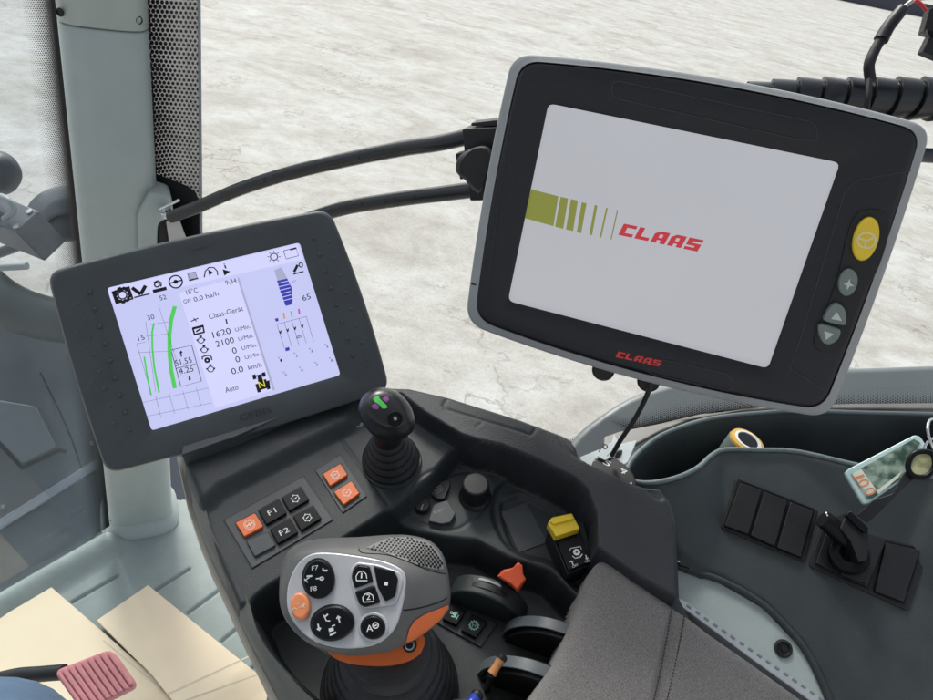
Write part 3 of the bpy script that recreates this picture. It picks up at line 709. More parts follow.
for i, (x, y) in enumerate(((665, 445), (722, 428), (778, 411), (835, 395))): tx('%d' % (i+1), x, y+4, x+7, y+2, .0024); tx('"', x-6, y, x-1, y-1, .003)
for i, (x, y) in enumerate(((682, 498), (742, 480), (798, 462), (852, 445))): tx('%d' % (i+5), x, y+4, x+7, y+2, .0024); tx('"', x-6, y, x-1, y-1, .003)
for i, (x, y) in enumerate(((645, 290), (672, 283), (700, 275), (729, 268))): pass
def ln(pts, wd=.0007, closed=False): T.append(line_g(PLm, Z(*pts), wd, H2, closed))
def pg(*pts): T.append(poly_g(PLm, Z(*pts), H2))
# black gear tile as ring + frame
pg((42, 190), (108, 170), (111, 178), (46, 198)); pg((58, 230), (122, 212), (124, 218), (60, 236)); pg((42, 190), (50, 188), (66, 234), (58, 236)); pg((103, 172), (108, 170), (123, 214), (117, 216))
gear = []
for k in range(36):
    a = 2*math.pi*k/36; r = 1.0 if (k % 4) < 2 else .82; gear.append((83+29*r*math.cos(a), 203+27*r*math.sin(a)))
T.append(line_g(PLm, Z(*gear), .0024, H2+.0001, True)); T.append(circ_g(PLm, *z2(83, 203), 4.2, 3.9, .0012, H2+.0001))
ln([(118, 176), (150, 200)], .003); ln([(150, 200), (168, 168)], .003); ln([(126, 212), (183, 198)], .0012)   # linkage
ln([(195, 190), (245, 178)], .003); T.append(circ_g(PLm, *z2(210, 165), 2.4, 2.2, .0012, H2)); ln([(198, 158), (212, 150), (226, 158), (224, 172)], .0013)
T.append(circ_g(PLm, *z2(279, 154), 6.6, 6.2, .0012, H2)); ln([(256, 160), (302, 148)], .0012); T.append(circ_g(PLm, *z2(279, 154), 1.3, 1.2, .0016, H2))
ln([(324, 122), (352, 118), (358, 140), (330, 145), (324, 122)], .0006); ln([(328, 150), (362, 141)], .0012)
T.append(line_g(PLm, Z((384, 138), (388, 115), (402, 101), (420, 102), (432, 115), (434, 130)), .0010, H2)); pg((398, 108), (417, 120), (402, 131)); pg((452, 108), (480, 116), (458, 132))
T.append(circ_g(PLm, *z2(641, 62), 3.6, 3.4, .0009, H2))
for k in range(8):
    a = 2*math.pi*k/8; ln([(641+17*math.cos(a), 62+16*math.sin(a)), (641+24*math.cos(a), 62+22*math.sin(a))], .0007)
ln([(676, 40), (722, 28), (732, 58), (686, 70), (676, 40)], .0006); ln([(700, 36), (724, 30)], .0014)
ln([(715, 118), (728, 92)], .0024); ln([(712, 126), (750, 116)], .0012); T.append(circ_g(PLm, *z2(740, 92), 1.8, 2.2, .001, H2))
# grid
for pts in (((135, 382), (168, 376)), ((135, 382), (190, 570)), ((168, 300), (205, 560)), ((215, 240), (300, 500)), ((140, 415), (275, 408)), ((170, 355), (255, 345)), ((185, 312), (262, 300)), ((150, 600), (400, 545)), ((170, 650), (410, 600)), ((205, 575), (225, 655)), ((255, 565), (275, 640)), ((305, 555), (325, 625)), ((355, 545), (372, 610))):
    ln(pts, .00022)
ln([(262, 405), (338, 388), (374, 520), (298, 540), (262, 405)], .0006); ln([(278, 474), (352, 456)], .0005)
ln([(300, 430), (298, 414)], .0011); pg((292, 418), (298, 406), (305, 415)); ln([(328, 500), (330, 514)], .0011); pg((324, 512), (336, 509), (332, 520))
pg((340, 322), (380, 312), (384, 320), (344, 330)); pg((346, 346), (384, 336), (386, 342), (348, 352)); pg((338, 324), (344, 322), (352, 350), (346, 352)); pg((376, 314), (381, 313), (387, 340), (381, 342)); ln([(354, 338), (372, 326)], .0014)
def engine(x, y, s=1.):
    T.append(circ_g(PLm, *z2(x, y), 3*s, 2.7*s, .0008, H2)); ln([(x-6*s, y-14*s), (x+4*s, y-16*s)], .0016); ln([(x-14*s, y+2), (x-14*s, y-4)], .0014); ln([(x+13*s, y+1), (x+13*s, y-6)], .0014)
engine(372, 370); engine(384, 405); engine(408, 476); ln([(378, 440), (376, 432), (388, 426), (402, 425), (410, 430), (412, 442)], .0012); T.append(circ_g(PLm, *z2(395, 443), 1.9, 1.8, .0018, H2)); ln([(335, 300), (362, 288)], .0009); ln([(344, 288), (356, 300)], .0007)
# tractor pictogram
pg((560, 498), (572, 494), (577, 511), (565, 515)); pg((596, 489), (608, 486), (612, 502), (600, 505)); ln([(568, 503), (604, 494)], .0014); pg((580, 498), (594, 494), (606, 536), (584, 541)); pg((572, 532), (584, 528), (594, 560), (581, 562)); pg((612, 520), (624, 516), (628, 548), (616, 552))
pg((584, 520), (612, 512), (618, 545), (590, 553))
# spool valve columns
for i in range(5):
    x = 652+i*27; ln([(x, 310-i*7), (x+27, 398-i*6)], .0003)
for i in range(4):
    x = 652+i*27; ln([(x+13, 345-i*7), (x+8, 335-i*7)], .0010); ln([(x+13, 345-i*7), (x+15, 333-i*7)], .0010)
    ln([(x, 310-i*7), (x+27, 303-i*7)], .0003)
ln([(722, 362), (742, 357)], .0006); ln([(724, 356), (742, 351)], .0006); pg((700, 150), (714, 142), (716, 158)) if False else None
ln([(708, 154), (722, 148), (722, 160), (708, 154)], .0003)
multi('display_text', T, M_INK, screen, smooth=False)
multi('green_gauge_bars', [line_g(PLm, Z((163, 430), (172, 490), (188, 572)), .0014, H2), line_g(PLm, Z((199, 306), (192, 340), (193, 400), (200, 470), (218, 562)), .0016, H2), line_g(PLm, Z((276, 244), (262, 295), (256, 350), (256, 410), (262, 480), (276, 546)), .0034, H2)], M_SGR, screen, smooth=False)
bb = [(652, 150), (690, 142), (706, 175), (710, 225), (704, 238), (684, 243), (664, 190)]
multi('blue_level_bar', [poly_g(PLm, Z(*bb), H2)], M_SBL, screen, smooth=False)
multi('coloured_marks', [poly_g(PLm, Z((682, 398), (697, 394), (699, 406), (684, 410)), H2)], M_SBL, screen, smooth=False)
multi('coloured_marks', [poly_g(PLm, Z((644, 290), (656, 287), (658, 298), (648, 301)), H2)], M_SBL, screen, smooth=False)
multi('level_ticks', [line_g(PLm, Z((655+i*3, 160+i*13), (697+i*2, 150+i*13)), .0006, H2+.0001) for i in range(6)], M_LBL, screen, smooth=False)
multi('coloured_marks', [line_g(PLm, Z((676, 268), (680, 290)), .0014, H2)], emis('screen_orange', (.7, .3, .05), .6), screen, smooth=False)
multi('coloured_marks', [line_g(PLm, Z((704, 262), (708, 283)), .0014, H2)], M_SGR, screen, smooth=False)
multi('coloured_marks', [line_g(PLm, Z((732, 254), (735, 272)), .0016, H2)], emis('screen_magenta', (.6, .05, .6), .6), screen, smooth=False)
multi('gear_letter', [text_g('N', PLm, z2(588, 546), z2(610, 540), .0062, H2+.0002)], emis('screen_yellow', (.85, .80, .03), .6), screen, smooth=False)
# studs
st = []
for i in range(9):
    for j in range(3):
        a = np.array((66, 298))+np.array((5.0, 17.2))*i+np.array((12, -3))*j+np.array((1.2, 8))*(j % 2)
        c = PLm.P(a[0], a[1], .0068); st.append(lathe_g(c, PLm.n, [(.0021, 0), (.0018, .0008), (.0006, .0014)], 8))
multi('grip_studs', st, M_LMO, lm); st = []
for i in range(8):
    for j in range(2):
        a = np.array((314, 238))+np.array((5.6, 16.8))*i+np.array((13, -2))*j+np.array((1.5, 6))*j
        if not pin(tuple(a), scale_px(out_l, .97)): continue
        c = PLm.P(a[0], a[1], .0068); st.append(lathe_g(c, PLm.n, [(.0021, 0), (.0018, .0008), (.0006, .0014)], 8))
multi('grip_studs', st, M_LMO, lm)
multi('embossed_name', [text_g('CEBIS', PLm, (240, 421.5), (272, 412), .0058, .0085)], plastic('emboss_dark', (.030, .034, .037), .6), lm, smooth=False)
slab('top_marking', rnd([(191, 247), (209, 243), (210, 246), (192, 250)], 1.2), PLm, .0082, .0008, M_LMO, lm)
tube('mounting_arm', [PLm.P(230, 420, -.03), PLm.P(225, 450, -.07), PLm.P(215, 470, -.12)], .012, M_MBK, lm)

# ================================================================ right monitor
def z3(X, Y): return (440+X/1.8418, 40+Y/1.8421)
nRm = Vector((-.1988, -.9625, .1846)); cRm = rel((.125056, .534725, -.202660))
PRm = Plane(cRm, nRm, (.9796, -.1893, .0678))
rm = thing('monitor', 'large black monitor with pale grey rim and four keys beside its grey start-up screen', 'monitor', cRm-PRm.n*.03)
out_r = smooth_poly(bow([(513, 53), (932, 127), (829, 418), (465, 323)], (11, 4, 11, 4)), 42)
out_r0 = spl([(510.5, 76), (518, 64), (533, 59), (600, 62), (684, 75), (800, 95), (905, 119), (921, 132), (926, 150), (921, 172), (880, 290), (836, 388), (829, 404), (814, 411), (792, 412), (657, 387), (560, 357), (484, 324), (473.5, 309), (471.5, 288), (487, 190)], 5)
scr_r = [(548.5, 103.5), (840, 163), (768, 368.5), (508, 301)]
v, f = frame_g(out_r, scale_px(out_r, .955), PRm, .004, .006, .040)
# grey rim: ring between outer outline and black bezel
mesh('grey_rim', v, f, M_RIM, rm, ang=50)
bez = smooth_poly(bow([(521, 61.5), (922.5, 132), (822.5, 409.5), (473.5, 318.5)], (10.5, 4, 10, 3.5)), 38)
bez0 = [tuple(np.array(p)) for p in spl([(519, 82), (526, 71), (541, 68), (600, 71), (684, 83), (800, 104), (897, 126), (911, 136), (915, 150), (911, 168), (870, 290), (827, 385), (820, 399), (808, 404), (790, 403), (660, 379), (562, 349), (489, 317), (480.5, 306), (479.5, 288), (496, 190)], 5)]
v, f = frame_g(bez, rnd(scr_r, 6), PRm, .0075, .0065, .010)
mesh('bezel', v, f, M_BEZ, rm, ang=45)
slab('rear_housing', scale_px(out_r, .93), PRm, -.030, .028, M_MBK, rm, .006)
M_LC2 = emis('lcd_grey', (.90, .92, 1.0), .31)
sc2 = slab('screen', scr_r, PRm, .0, .002, M_LC2, rm)
def zz(*a): return [z3(*p) for p in a]
M_OLV2 = emis('screen_olive', (.33, .36, .05), .40)
bars = [((168, 275), (218, 288), (209, 343), (155, 328)), ((222, 289), (236, 292), (227, 348), (212, 344)), ((241, 293), (254, 296), (245, 352), (232, 349)), ((261, 299), (270, 301), (260, 356), (252, 354)), ((285, 304), (290, 305), (280, 360), (275, 358)), ((306, 309), (309, 310), (297, 364), (294, 363)), ((326, 313), (328, 314), (316, 368), (314, 367))]
multi('olive_stripe_logo', [poly_g(PRm, zz(*b), .0003) for b in bars], M_OLV2, sc2, smooth=False)
# block letters, drawn in a 4 x 5 cell and slanted
GL = {'C': [(0, 0, 4, 1.35), (0, 1.35, 1.5, 3.65), (0, 3.65, 4, 5), ], 'L': [(0, 0, 4, 1.35), (0, 1.35, 1.5, 5)], 'A': [(0, 3.7, 4, 5), (0, 0, 1.5, 3.7), (2.5, 0, 4, 3.7), (1.5, 1.3, 2.5, 2.3)],
      'S': [(0, 3.75, 4, 5), (0, 3.05, 1.5, 3.75), (0, 1.95, 4, 3.05), (2.5, 1.25, 4, 1.95), (0, 0, 4, 1.25)]}
def block_word(word, pl, p0, p1, hgt, h, slant=.25):
    A, B = pl.P(*p0, h), pl.P(*p1, h); d = (B-A); Ln = d.length; d.normalize(); u = pl.n.cross(d).normalized(); n = len(word); cw = Ln/(n*4+(n-1)*.75); out = []
    for i, ch in enumerate(word):
        for (a, b, c, e) in GL[ch]:
            q = [(a, b), (c, b), (c, e), (a, e)]
            if ch == 'A' and e == 5: q = [(0.5, b), (c, b), (c, e-.0), (1.2, e)]; q[0] = (0, b)
            out.append(([A+d*((i*4.75+x)*cw+slant*y/5*hgt)+u*(y/5*hgt) for x, y in q], [[0, 1, 2, 3]]))
    return out
multi('red_word_logo', block_word('CLAAS', PRm, z3(328, 359), z3(474, 390), .0094, .0003), emis('screen_red', (.72, .03, .05), .42), sc2, smooth=False)
multi('red_word_logo', block_word('CLAAS', PRm, (615.5, 357), (659, 366.5), .0052, .0078), M_RED, rm, smooth=False)
# shallow moulded outlines on the bezel
multi('bezel_mouldings', [line_g(PRm, rnd([(612, 83), (618, 81), (812, 122), (818, 130), (816, 141), (800, 140), (618, 99), (612, 95)], 5), .0005, .0079, True),
    line_g(PRm, rnd([(650, 374), (729, 391), (734, 385), (728, 374), (640, 355)], 4), .0005, .0079), line_g(PRm, [(911, 171), (858, 180), (845, 192), (800, 340), (790, 368), (826, 392)], .0005, .0079), line_g(PRm, [(519, 108), (512, 108), (487, 288)], .0004, .0079)], M_RIM if False else plastic('moulding_line', (.035, .037, .042), .5), rm, smooth=False)
slab('rim_joint', [(471, 283), (479, 285), (479, 286.4), (471, 284.4)], PRm, .0052, .001, M_MBK, rm)
slab('key_recess', spl([(866, 210), (884, 212), (890, 228), (880, 265), (862, 300), (848, 340), (834, 352), (818, 350), (814, 338), (826, 310), (838, 275), (846, 240), (854, 218)], 4), PRm, .0086, .002, M_MBK, rm, .0008)
def key(nm, px, mat, lab, h=.0135):
    return slab(nm, px, PRm, h, .006, mat, rm, .0018, label=lab)
k1 = key('oval_key', ell(866.5, 239.5, 12.5, 22.5, 16), M_YEL, 'yellow oval key with steering wheel symbol')
multi('steering_wheel_symbol', [circ_g(PRm, 866.5, 240.5, 9.0, 7.6, .0013, .0137), line_g(PRm, [(858.5, 238), (866.5, 241), (874.5, 237)], .0014, .0137), line_g(PRm, [(866.5, 241), (864.5, 248)], .0014, .0137)], plastic('pale_yellow_print', (.75, .68, .35), .5), k1, smooth=False)
k2 = key('round_key', ell(848.5, 283, 9.5, 13.8, 14), M_GBT, 'grey oval key with star symbol')
star = []
for k in range(8):
    a = 2*math.pi*k/8+.25; r = 6.0 if k % 2 == 0 else 2.2; star.append((848.5+r*math.cos(a), 284.5+r*math.sin(a)))
multi('star_symbol', [poly_g(PRm, star, .0137)], M_CRD, k2, smooth=False)
k3 = key('arrow_key', spl([(838, 304), (845, 310), (846, 324), (840, 325), (825, 321), (825, 316), (831, 307)], 4), M_GBT, 'grey key with up arrow'); multi('arrow_symbol', [poly_g(PRm, [(837, 312), (842, 321), (831, 319)], .0137)], M_CRD, k3, smooth=False)
k4 = key('arrow_key', spl([(820, 325), (836, 328), (841, 332), (838, 340), (830, 345), (823, 343), (819, 335)], 4), M_GBT, 'grey key with down arrow'); multi('arrow_symbol', [poly_g(PRm, [(824, 331), (834, 334), (826, 340)], .0137)], M_CRD, k4, smooth=False)
for x, y, r in ((604, 368, .0095), (649, 379, .0095)):
    c = PRm.P(x, y, -.018); lathe('fixing_knob', c, PRm.n, [(r, -.008), (r, .006), (r*.8, .008), (.0005, .008)], M_MBK, rm, n=24)

# ================================================================ monitor carrier arm
arm = thing('display_stand', 'twin curved satin black tubes running from the pillar to the clamp behind the large monitor', 'stand', PB.P(172, 222, .02))
def path(pts): return [at(x, y, d) for x, y, d in pts]
tube('upper_tube', path([(171, 217, .93), (200, 206, .90), (240, 189, .86), (290, 173, .82), (345, 160, .78), (400, 149, .74), (440, 143, .71), (474, 135, .69)]), .0078, M_TUB, arm)
tube('lower_tube', path([(200, 262, .93), (250, 240, .88), (300, 222, .84), (345, 208, .80), (400, 199, .76), (440, 194, .73), (480, 189, .70)]), .0078, M_TUB, arm)
tube('far_tube', path([(700, 150, .72), (850, 152, .78), (960, 157, .82)]), .008, M_TUB, arm)
PCl = Plane(at(480, 165, .675), (-.15, -.97, .1))
slab('clamp_block', rnd([(462, 129), (503, 127), (520, 200), (470, 201), (468, 182), (464, 150)], 2), PCl, .006, .03, M_MBK, arm, .002)
slab('clamp_lip', rnd([(471, 123), (505, 119), (505, 127), (471, 126)], 1.5), PCl, .003, .02, M_MBK, arm, .0015)
loft('clamp_knob', [(spl([(462, 160), (472, 150), (484, 148), (490, 156), (486, 172), (480, 190), (473, 186), (467, 178), (460, 172)], 3), .026), (spl([(458, 158), (470, 149), (486, 146), (493, 156), (488, 174), (481, 193), (471, 188), (465, 180), (456, 172)], 3), .018), (spl([(460, 158), (470, 150), (485, 148), (491, 156), (487, 172), (480, 190), (471, 186), (465, 178), (458, 172)], 3), .004)], PCl, M_RUB, arm, n=40)
slab('clamp_wing', rnd([(455, 154), (463, 152), (468, 178), (460, 180)], 1.5), PCl, .004, .012, M_MBK, arm, .0015)
lathe('hinge_bolt', PB.P(167, 215, .03), toc, [(.008, -.03), (.008, .0), (.0045, .001), (.0045, .006), (.0005, .006)], M_CHR, arm, n=6)
slab('hinge_strap', rnd([(166, 222), (178, 216), (187, 240), (186, 262), (172, 262)], 1), PB, .014, .004, M_MET, arm, .0008)
tube('hinge_pin', [PB.P(160, 209, .02), PB.P(179, 200, .03)], .0022, M_CHR, arm, sm=0)

# wrapped hose and cables
def wrap(L_, an):
    t = (L_/.027+an/(2*math.pi)) % 1.; return 1.0-.16*t-(.08 if t > .93 else 0)
hp = spl([tuple(at(x, y, d)) for x, y, d in [(700, 106, .80), (748, 101, .80), (800, 98, .80), (860, 99, .80), (920, 99, .80), (1000, 101, .80)]], 130, False)
rr = [float(x) for x in np.interp(np.linspace(0, 1, len(hp)), [0, .2, .4, .6, 1], [.0195, .0205, .0218, .0230, .024])]
v, f = tube_g(hp, rr, 48, True, wrap)
mesh('wrapped_hose', v, f, M_BLK if False else plastic('black_wrap', (.010, .011, .014), .30, .1, 800, .1), None, ang=28, label='thick hose in black spiral wrap running behind the large monitor to the right edge', cat='hose')
cb = thing('cable', 'sleeved black cable rising from the wrapped hose, ending in thin red and grey wires', 'cable', at(875, 60, .78))
tube('sleeve', path([(871, 82, .775), (869, 66, .77), (874, 52, .77), (882, 38, .77)]), [.0055, .0055, .0050], M_RUB, cb)
tube('heat_shrink', path([(881, 40, .77), (889, 26, .77), (903, 9, .77)]), [.0075, .0062], M_MBK, cb)
tube('grey_wire', path([(900, 12, .77), (908, 4, .77), (920, -1, .77), (960, -4, .77)]), .0020, M_MET, cb, n=8)
tube('red_wire', path([(915, 0, .765), (921, 4, .765), (928, 12, .765), (940, 14, .765)]), .0018, M_RED, cb, n=8)
tube('cable_tie', [at(869, 80, .757), at(868, 99, .752), at(866, 116, .757)], .0032, M_MBK, cb, n=8)
PQ = Plane(at(935, 35, .74), (-.2, -.9, .3))
cn = thing('connector', 'black plug connector hanging at the upper right corner', 'connector', at(935, 35, .74))
slab('upper_housing', [(930, 8), (924, 31), (950, 40), (950, 8)], PQ, .0, .02, M_MBK, cn, .001)
slab('lower_housing', [(931, 34), (923, 51), (950, 62), (950, 36)], PQ, .004, .02, M_MBK, cn, .001)
slab('locking_tab', [(927, 29), (928, 34), (938, 38), (938, 32)], PQ, .008, .006, M_BLK, cn, .0006)
tube('thin_cable', path([(655, 372, .60), (650, 388, .60), (637, 415, .62), (620, 441, .64), (612, 455, .66)]), .0021, M_RUB, None, n=10, label='thin black cable hanging from the large monitor down to the console dial', cat='cable')
# ================================================================ armrest console
PA = Plane(rel(Vector(ray(278, 520))*.62), (-.08, -.27, 1.))
con = thing('armrest_console', 'dark grey moulded armrest console full of switches between the floor and the side console', 'console', PA.P(330, 540, -.05))
span = [PA.uv(PA.P(x, y, h)) for x, y in ((170, 450), (400, 380), (690, 480), (690, 600), (640, 730), (270, 730), (330, 395)) for h in (-.06, .03)]
u0, u1 = min(p[0] for p in span)-.02, max(p[0] for p in span)+.02; v0, v1 = min(p[1] for p in span)-.02, max(p[1] for p in span)+.02
Fc = Field(PA, u0, u1, v0, v1, .0012, -.13)
foot = [(181, 455), (192, 505), (205, 544), (217, 573), (230, 600), (246, 636), (268, 680), (290, 724), (560, 760), (700, 640), (678, 597), (675, 521), (669, 502), (659, 489), (643, 488), (588, 463), (580, 457), (570, 440), (562, 436), (519, 420), (448, 398), (409, 389), (398, 389), (360, 386), (300, 398), (235, 430), (190, 452)]
d_out = Fc.region(foot, -.030, w=.0035)
inner = [(190, 462), (205, 504), (211, 531), (236, 575), (248, 598), (252, 620), (260, 640), (274, 660), (292, 678), (316, 700), (345, 725), (560, 760), (700, 640), (678, 597), (675, 521), (669, 502), (659, 489), (643, 488), (588, 463), (580, 457), (570, 440), (562, 436), (519, 420), (448, 398), (409, 389), (398, 389), (360, 386), (300, 398), (235, 432)]
Fc.region(inner, 0., w=.009)
# deck B (front well)
Fc.region([(250, 600), (254, 620), (262, 640), (276, 660), (294, 678), (318, 700), (345, 727), (620, 760), (640, 560), (391, 470), (300, 500)], -.060, a=0., w=.010, inside=True, sm=2)
# sloping foot between deck and the middle block
# panel A
Fc.region([(205, 504), (196, 470), (240, 432), (350, 395), (398, 391), (440, 408), (461, 436), (428, 476), (391, 507), (330, 546), (270, 584), (240, 604), (222, 560)], 0., w=.007)
# raised rear part behind the panel
Fc.region([(190, 462), (236, 430), (300, 398), (352, 386), (344, 418), (306, 436), (258, 460), (214, 482), (204, 492)], .010, w=.016)
# mid block C
Cp = [(391, 505), (394, 520), (417, 531), (446, 536), (477, 539), (511, 557), (551, 569), (580, 598), (640, 600), (640, 540), (600, 480), (540, 455), (480, 434), (461, 430), (430, 470)]
Fc.region(Cp, -.022, w=.008)
Fc.region([(461, 436), (428, 476), (391, 507), (350, 500), (390, 440), (430, 420)], 0., w=.010, mode='max')
# storage recess D and its inner tray
Fc.region([(494, 528), (489, 508), (493, 490), (505, 478), (526, 474), (560, 484), (588, 505), (600, 530), (606, 560), (600, 600), (576, 592), (551, 566), (530, 560), (507, 548)], -.029, a=-.022, w=.005, inside=True, sm=3)
Fc.region([(499, 507), (509, 498), (524, 495), (557, 511), (578, 524), (592, 536), (598, 552), (596, 590), (578, 588), (552, 563), (528, 556), (510, 545)], -.033, a=-.029, w=.003, inside=True, sm=3)
# round knob pod
pod = spl([(410, 506), (413, 495), (423, 488), (449, 475), (468, 472), (485, 477), (490, 492), (482, 510), (462, 527), (450, 529), (430, 526), (413, 519)], 4)
Fc.groove(pod, -.022, .0016, .0016, True)
# outer ridge with its broad end
ridge = [(398, 391), (409, 389.6), (448, 398), (519, 419.6), (562, 436), (570, 440), (580, 456.6), (588, 462.5), (643, 488), (659, 488.5), (669, 502), (674.5, 521), (676, 560), (677, 597), (640, 577), (598, 547), (597, 514), (588, 490), (574, 477), (537, 459), (500, 444), (480, 440), (461, 434), (425, 412)]
Fc.region(ridge, .022, w=.0026)
Fc.groove([(448, 398), (443, 405), (446, 409), (519, 431), (531, 435), (537, 427)], .022, .0016, .0016)
Fc.groove([(476, 427), (482, 422)], .022, .0014, .001)
Fc.groove([(559, 437), (563, 445), (570, 452), (582, 459)], .022, .0022, .0018)
Fc.region([(647, 490), (658, 490), (664, 497), (661, 500), (655, 498)], .020, a=.022, w=.0012)
# seams
Fc.groove([(334, 430), (388.6, 504.5)], 0., .0014, .0018)
Fc.smooth(1)
leftm = Fc.U < Fc.poly([(330, 700)], 0)[0][0]; leftm &= sdf(Fc.U, Fc.V, Fc.poly([(150, 460), (181, 452), (200, 480), (340, 735), (250, 760), (150, 760)], -.03)) < .03
keep = (d_out < np.where(leftm, .0002, .0055))
Urg = sdf(Fc.U, Fc.V, Fc.poly(ridge, .022)) < .0045
d_in = sdf(Fc.U, Fc.V, Fc.poly(inner, 0.)); Vv = Fc.poly([(240, 560)], 0)[0]
side_mask = (d_in > .0005) & (Fc.U < Fc.poly([(330, 700)], 0)[0][0])
body = Fc.build('console_body', M_CON, con, keep, [(M_LEA, Urg)])
# pale lower shell under the dark side edge
shp = [(180, 457), (191, 507), (204, 546), (215.5, 575), (228.5, 602), (244.5, 638), (266, 682), (288, 728)]
tup = [PA.P(x, y, -.030) for x, y in shp]; inn_ = [Vector((.05, .012, -.13)), Vector((.0, .0, -.014))]
vs = [p+Vector((.006, 0, .0006)) for p in tup]+[p+Vector((-.0026, 0, .0004)) for p in tup]+[p+Vector((-.0030, 0, -.004)) for p in tup]+[p+Vector((.03, .01, -.03)) for p in tup]+[p+Vector((.13, .04, -.12)) for p in tup]+[p+Vector((.16, .05, -.40)) for p in tup]
n_ = len(shp); fs = [[r_*n_+i, r_*n_+i+1, (r_+1)*n_+i+1, (r_+1)*n_+i] for r_ in range(5) for i in range(n_-1)]
sh = mesh('lower_shell', vs, fs, plastic('beige_shell', (.40, .37, .31), .5, .2, 900, .06), con, ang=60)
s_o = spl([(181, 455), (192, 505), (205, 544), (217, 573), (230, 600), (246, 636), (268, 680), (290, 724)], 6, False); s_i = spl([(188, 468), (203, 506), (212, 535), (235, 578), (247, 602), (259, 640), (290, 679), (318, 706)], 6, False)
o_ = [PA.P(x, y, -.0275) for x, y in s_o]; i_ = [PA.P(x, y, .0008) for x, y in s_i]; i_ = [p+RC*.0015+PA.n*.0008 for p in i_]; m_ = [(a+b)/2+PA.n*.0055-RC*.002 for a, b in zip(o_, i_)]; k_ = len(o_)
mesh('lit_side_strip', o_+m_+i_+[p-PA.n*.006 for p in i_], [[r_*k_+i, r_*k_+i+1, (r_+1)*k_+i+1, (r_+1)*k_+i] for r_ in range(3) for i in range(k_-1)], M_OLV, con, ang=80)  # olive colour paints reflected light along the dark side wall
slab('rear_bracket', rnd([(181, 455), (236, 436), (300, 408), (300, 404), (240, 422), (184, 440)], 2), PA, .024, .02, M_PAN, con, .002)

# ------- switches on the sloping panel
def b3(X, Y): return (180+X/5.183, 440+Y/5.183)
def q3(*a): return [b3(*p) for p in a]
def frame_panel(name, px, hh, parent=None, lip=.0010):
    par = parent or con
    slab(name+'_gap', rnd(scale_px(px, 1.035), .8), PA, hh+.0004, .001, M_MBK, par)
    return slab(name, rnd(px, .8), PA, hh+.0012, .002, M_PAN, par, .0003)
fp1 = frame_panel('switch_frame', q3((230, 415), (640, 190), (790, 412), (375, 662)), 0)
fp2 = frame_panel('switch_frame', [(315.7, 470.6), (340, 455.1), (366.4, 496), (342.6, 512.5)], 0)
def button(px, mat, hh, label, base_h=0., pl=PA, name='push_button', par=None, bev=.0009):
    slab('button_gap', rnd(scale_px(px, 1.07), .8), pl, base_h+.0016, .0012, M_MBK, par or con)
    return slab(name, rnd(px, 1.2), pl, base_h+hh, hh, mat, par or con, bev, label=label)
HB = .0042; HP = HB+.00015
def eng_icon(cx, cy, pl, h, par, r=3.6, mat=None, arrow=True, w=.0005):
    g_ = [circ_g(pl, cx, cy, r, r*.92, w, h)]
    for a in (0, 60, 120, 180, 240, 300):
        c, s = math.cos(math.radians(a)), math.sin(math.radians(a)); g_.append(line_g(pl, [(cx+r*c, cy+r*.92*s), (cx+r*1.3*c, cy+r*1.2*s)], w*2, h))
    if arrow: g_.append(line_g(pl, [(cx-r*.35, cy+r*.3), (cx+r*.35, cy-r*.35)], w*1.4, h))
    multi('engine_symbol', g_, mat or M_WHT, par, smooth=False)
M_OPR = plastic('pale_orange_print', (.85, .66, .55), .5)
bt = button(q3((287, 428), (388, 378), (432, 447), (333, 500)), M_ORG, HB, 'orange push button with round symbol')
cx_, cy_ = b3(360, 437); multi('round_symbol', [circ_g(PA, cx_, cy_, 5.6, 4.8, .0005, HP), circ_g(PA, cx_, cy_, 4.2, 3.4, .0004, HP), line_g(PA, [(cx_-3.2, cy_+1.8), (cx_+3, cy_-1.6)], .0012, HP), line_g(PA, [(cx_-1, cy_-1.6), (cx_+1, cy_+1.6)], .0008, HP)], M_OPR, bt, smooth=False)
bt = button(q3((406, 362), (510, 305), (553, 378), (448, 438)), M_BLK, HB, 'black push button marked F1'); multi('lettering', [text_g('F1', PA, b3(463, 392), b3(502, 372), .0050, HP)], M_WHT, bt, smooth=False)
bt = button(q3((527, 298), (625, 242), (668, 310), (567, 368)), M_BLK, HB, 'upper black push button with engine symbol'); eng_icon(*b3(598, 303), PA, HP, bt)
bt = button(q3((345, 525), (455, 475), (495, 545), (388, 603)), M_PAN, HB-.0006, 'blank grey push button')
bt = button(q3((465, 460), (568, 403), (612, 478), (508, 538)), M_BLK, HB, 'black push button marked F2'); multi('lettering', [text_g('F2', PA, b3(522, 497), b3(570, 473), .0050, HP)], M_WHT, bt, smooth=False)
bt = button(q3((585, 393), (688, 338), (732, 405), (628, 470)), M_BLK, HB, 'lower black push button with engine symbol'); eng_icon(*b3(660, 402), PA, HP, bt)
bt = button(q3((740, 175), (832, 122), (868, 180), (778, 238)), M_ORG, HB, 'upper orange push button of the narrow frame'); eng_icon(*b3(804, 180), PA, HP, bt, mat=M_OPR, w=.0007)
bt = button(q3((798, 268), (890, 212), (930, 275), (848, 335)), M_ORG, HB, 'lower orange push button of the narrow frame'); eng_icon(*b3(864, 272), PA, HP, bt, mat=M_OPR, w=.0007)
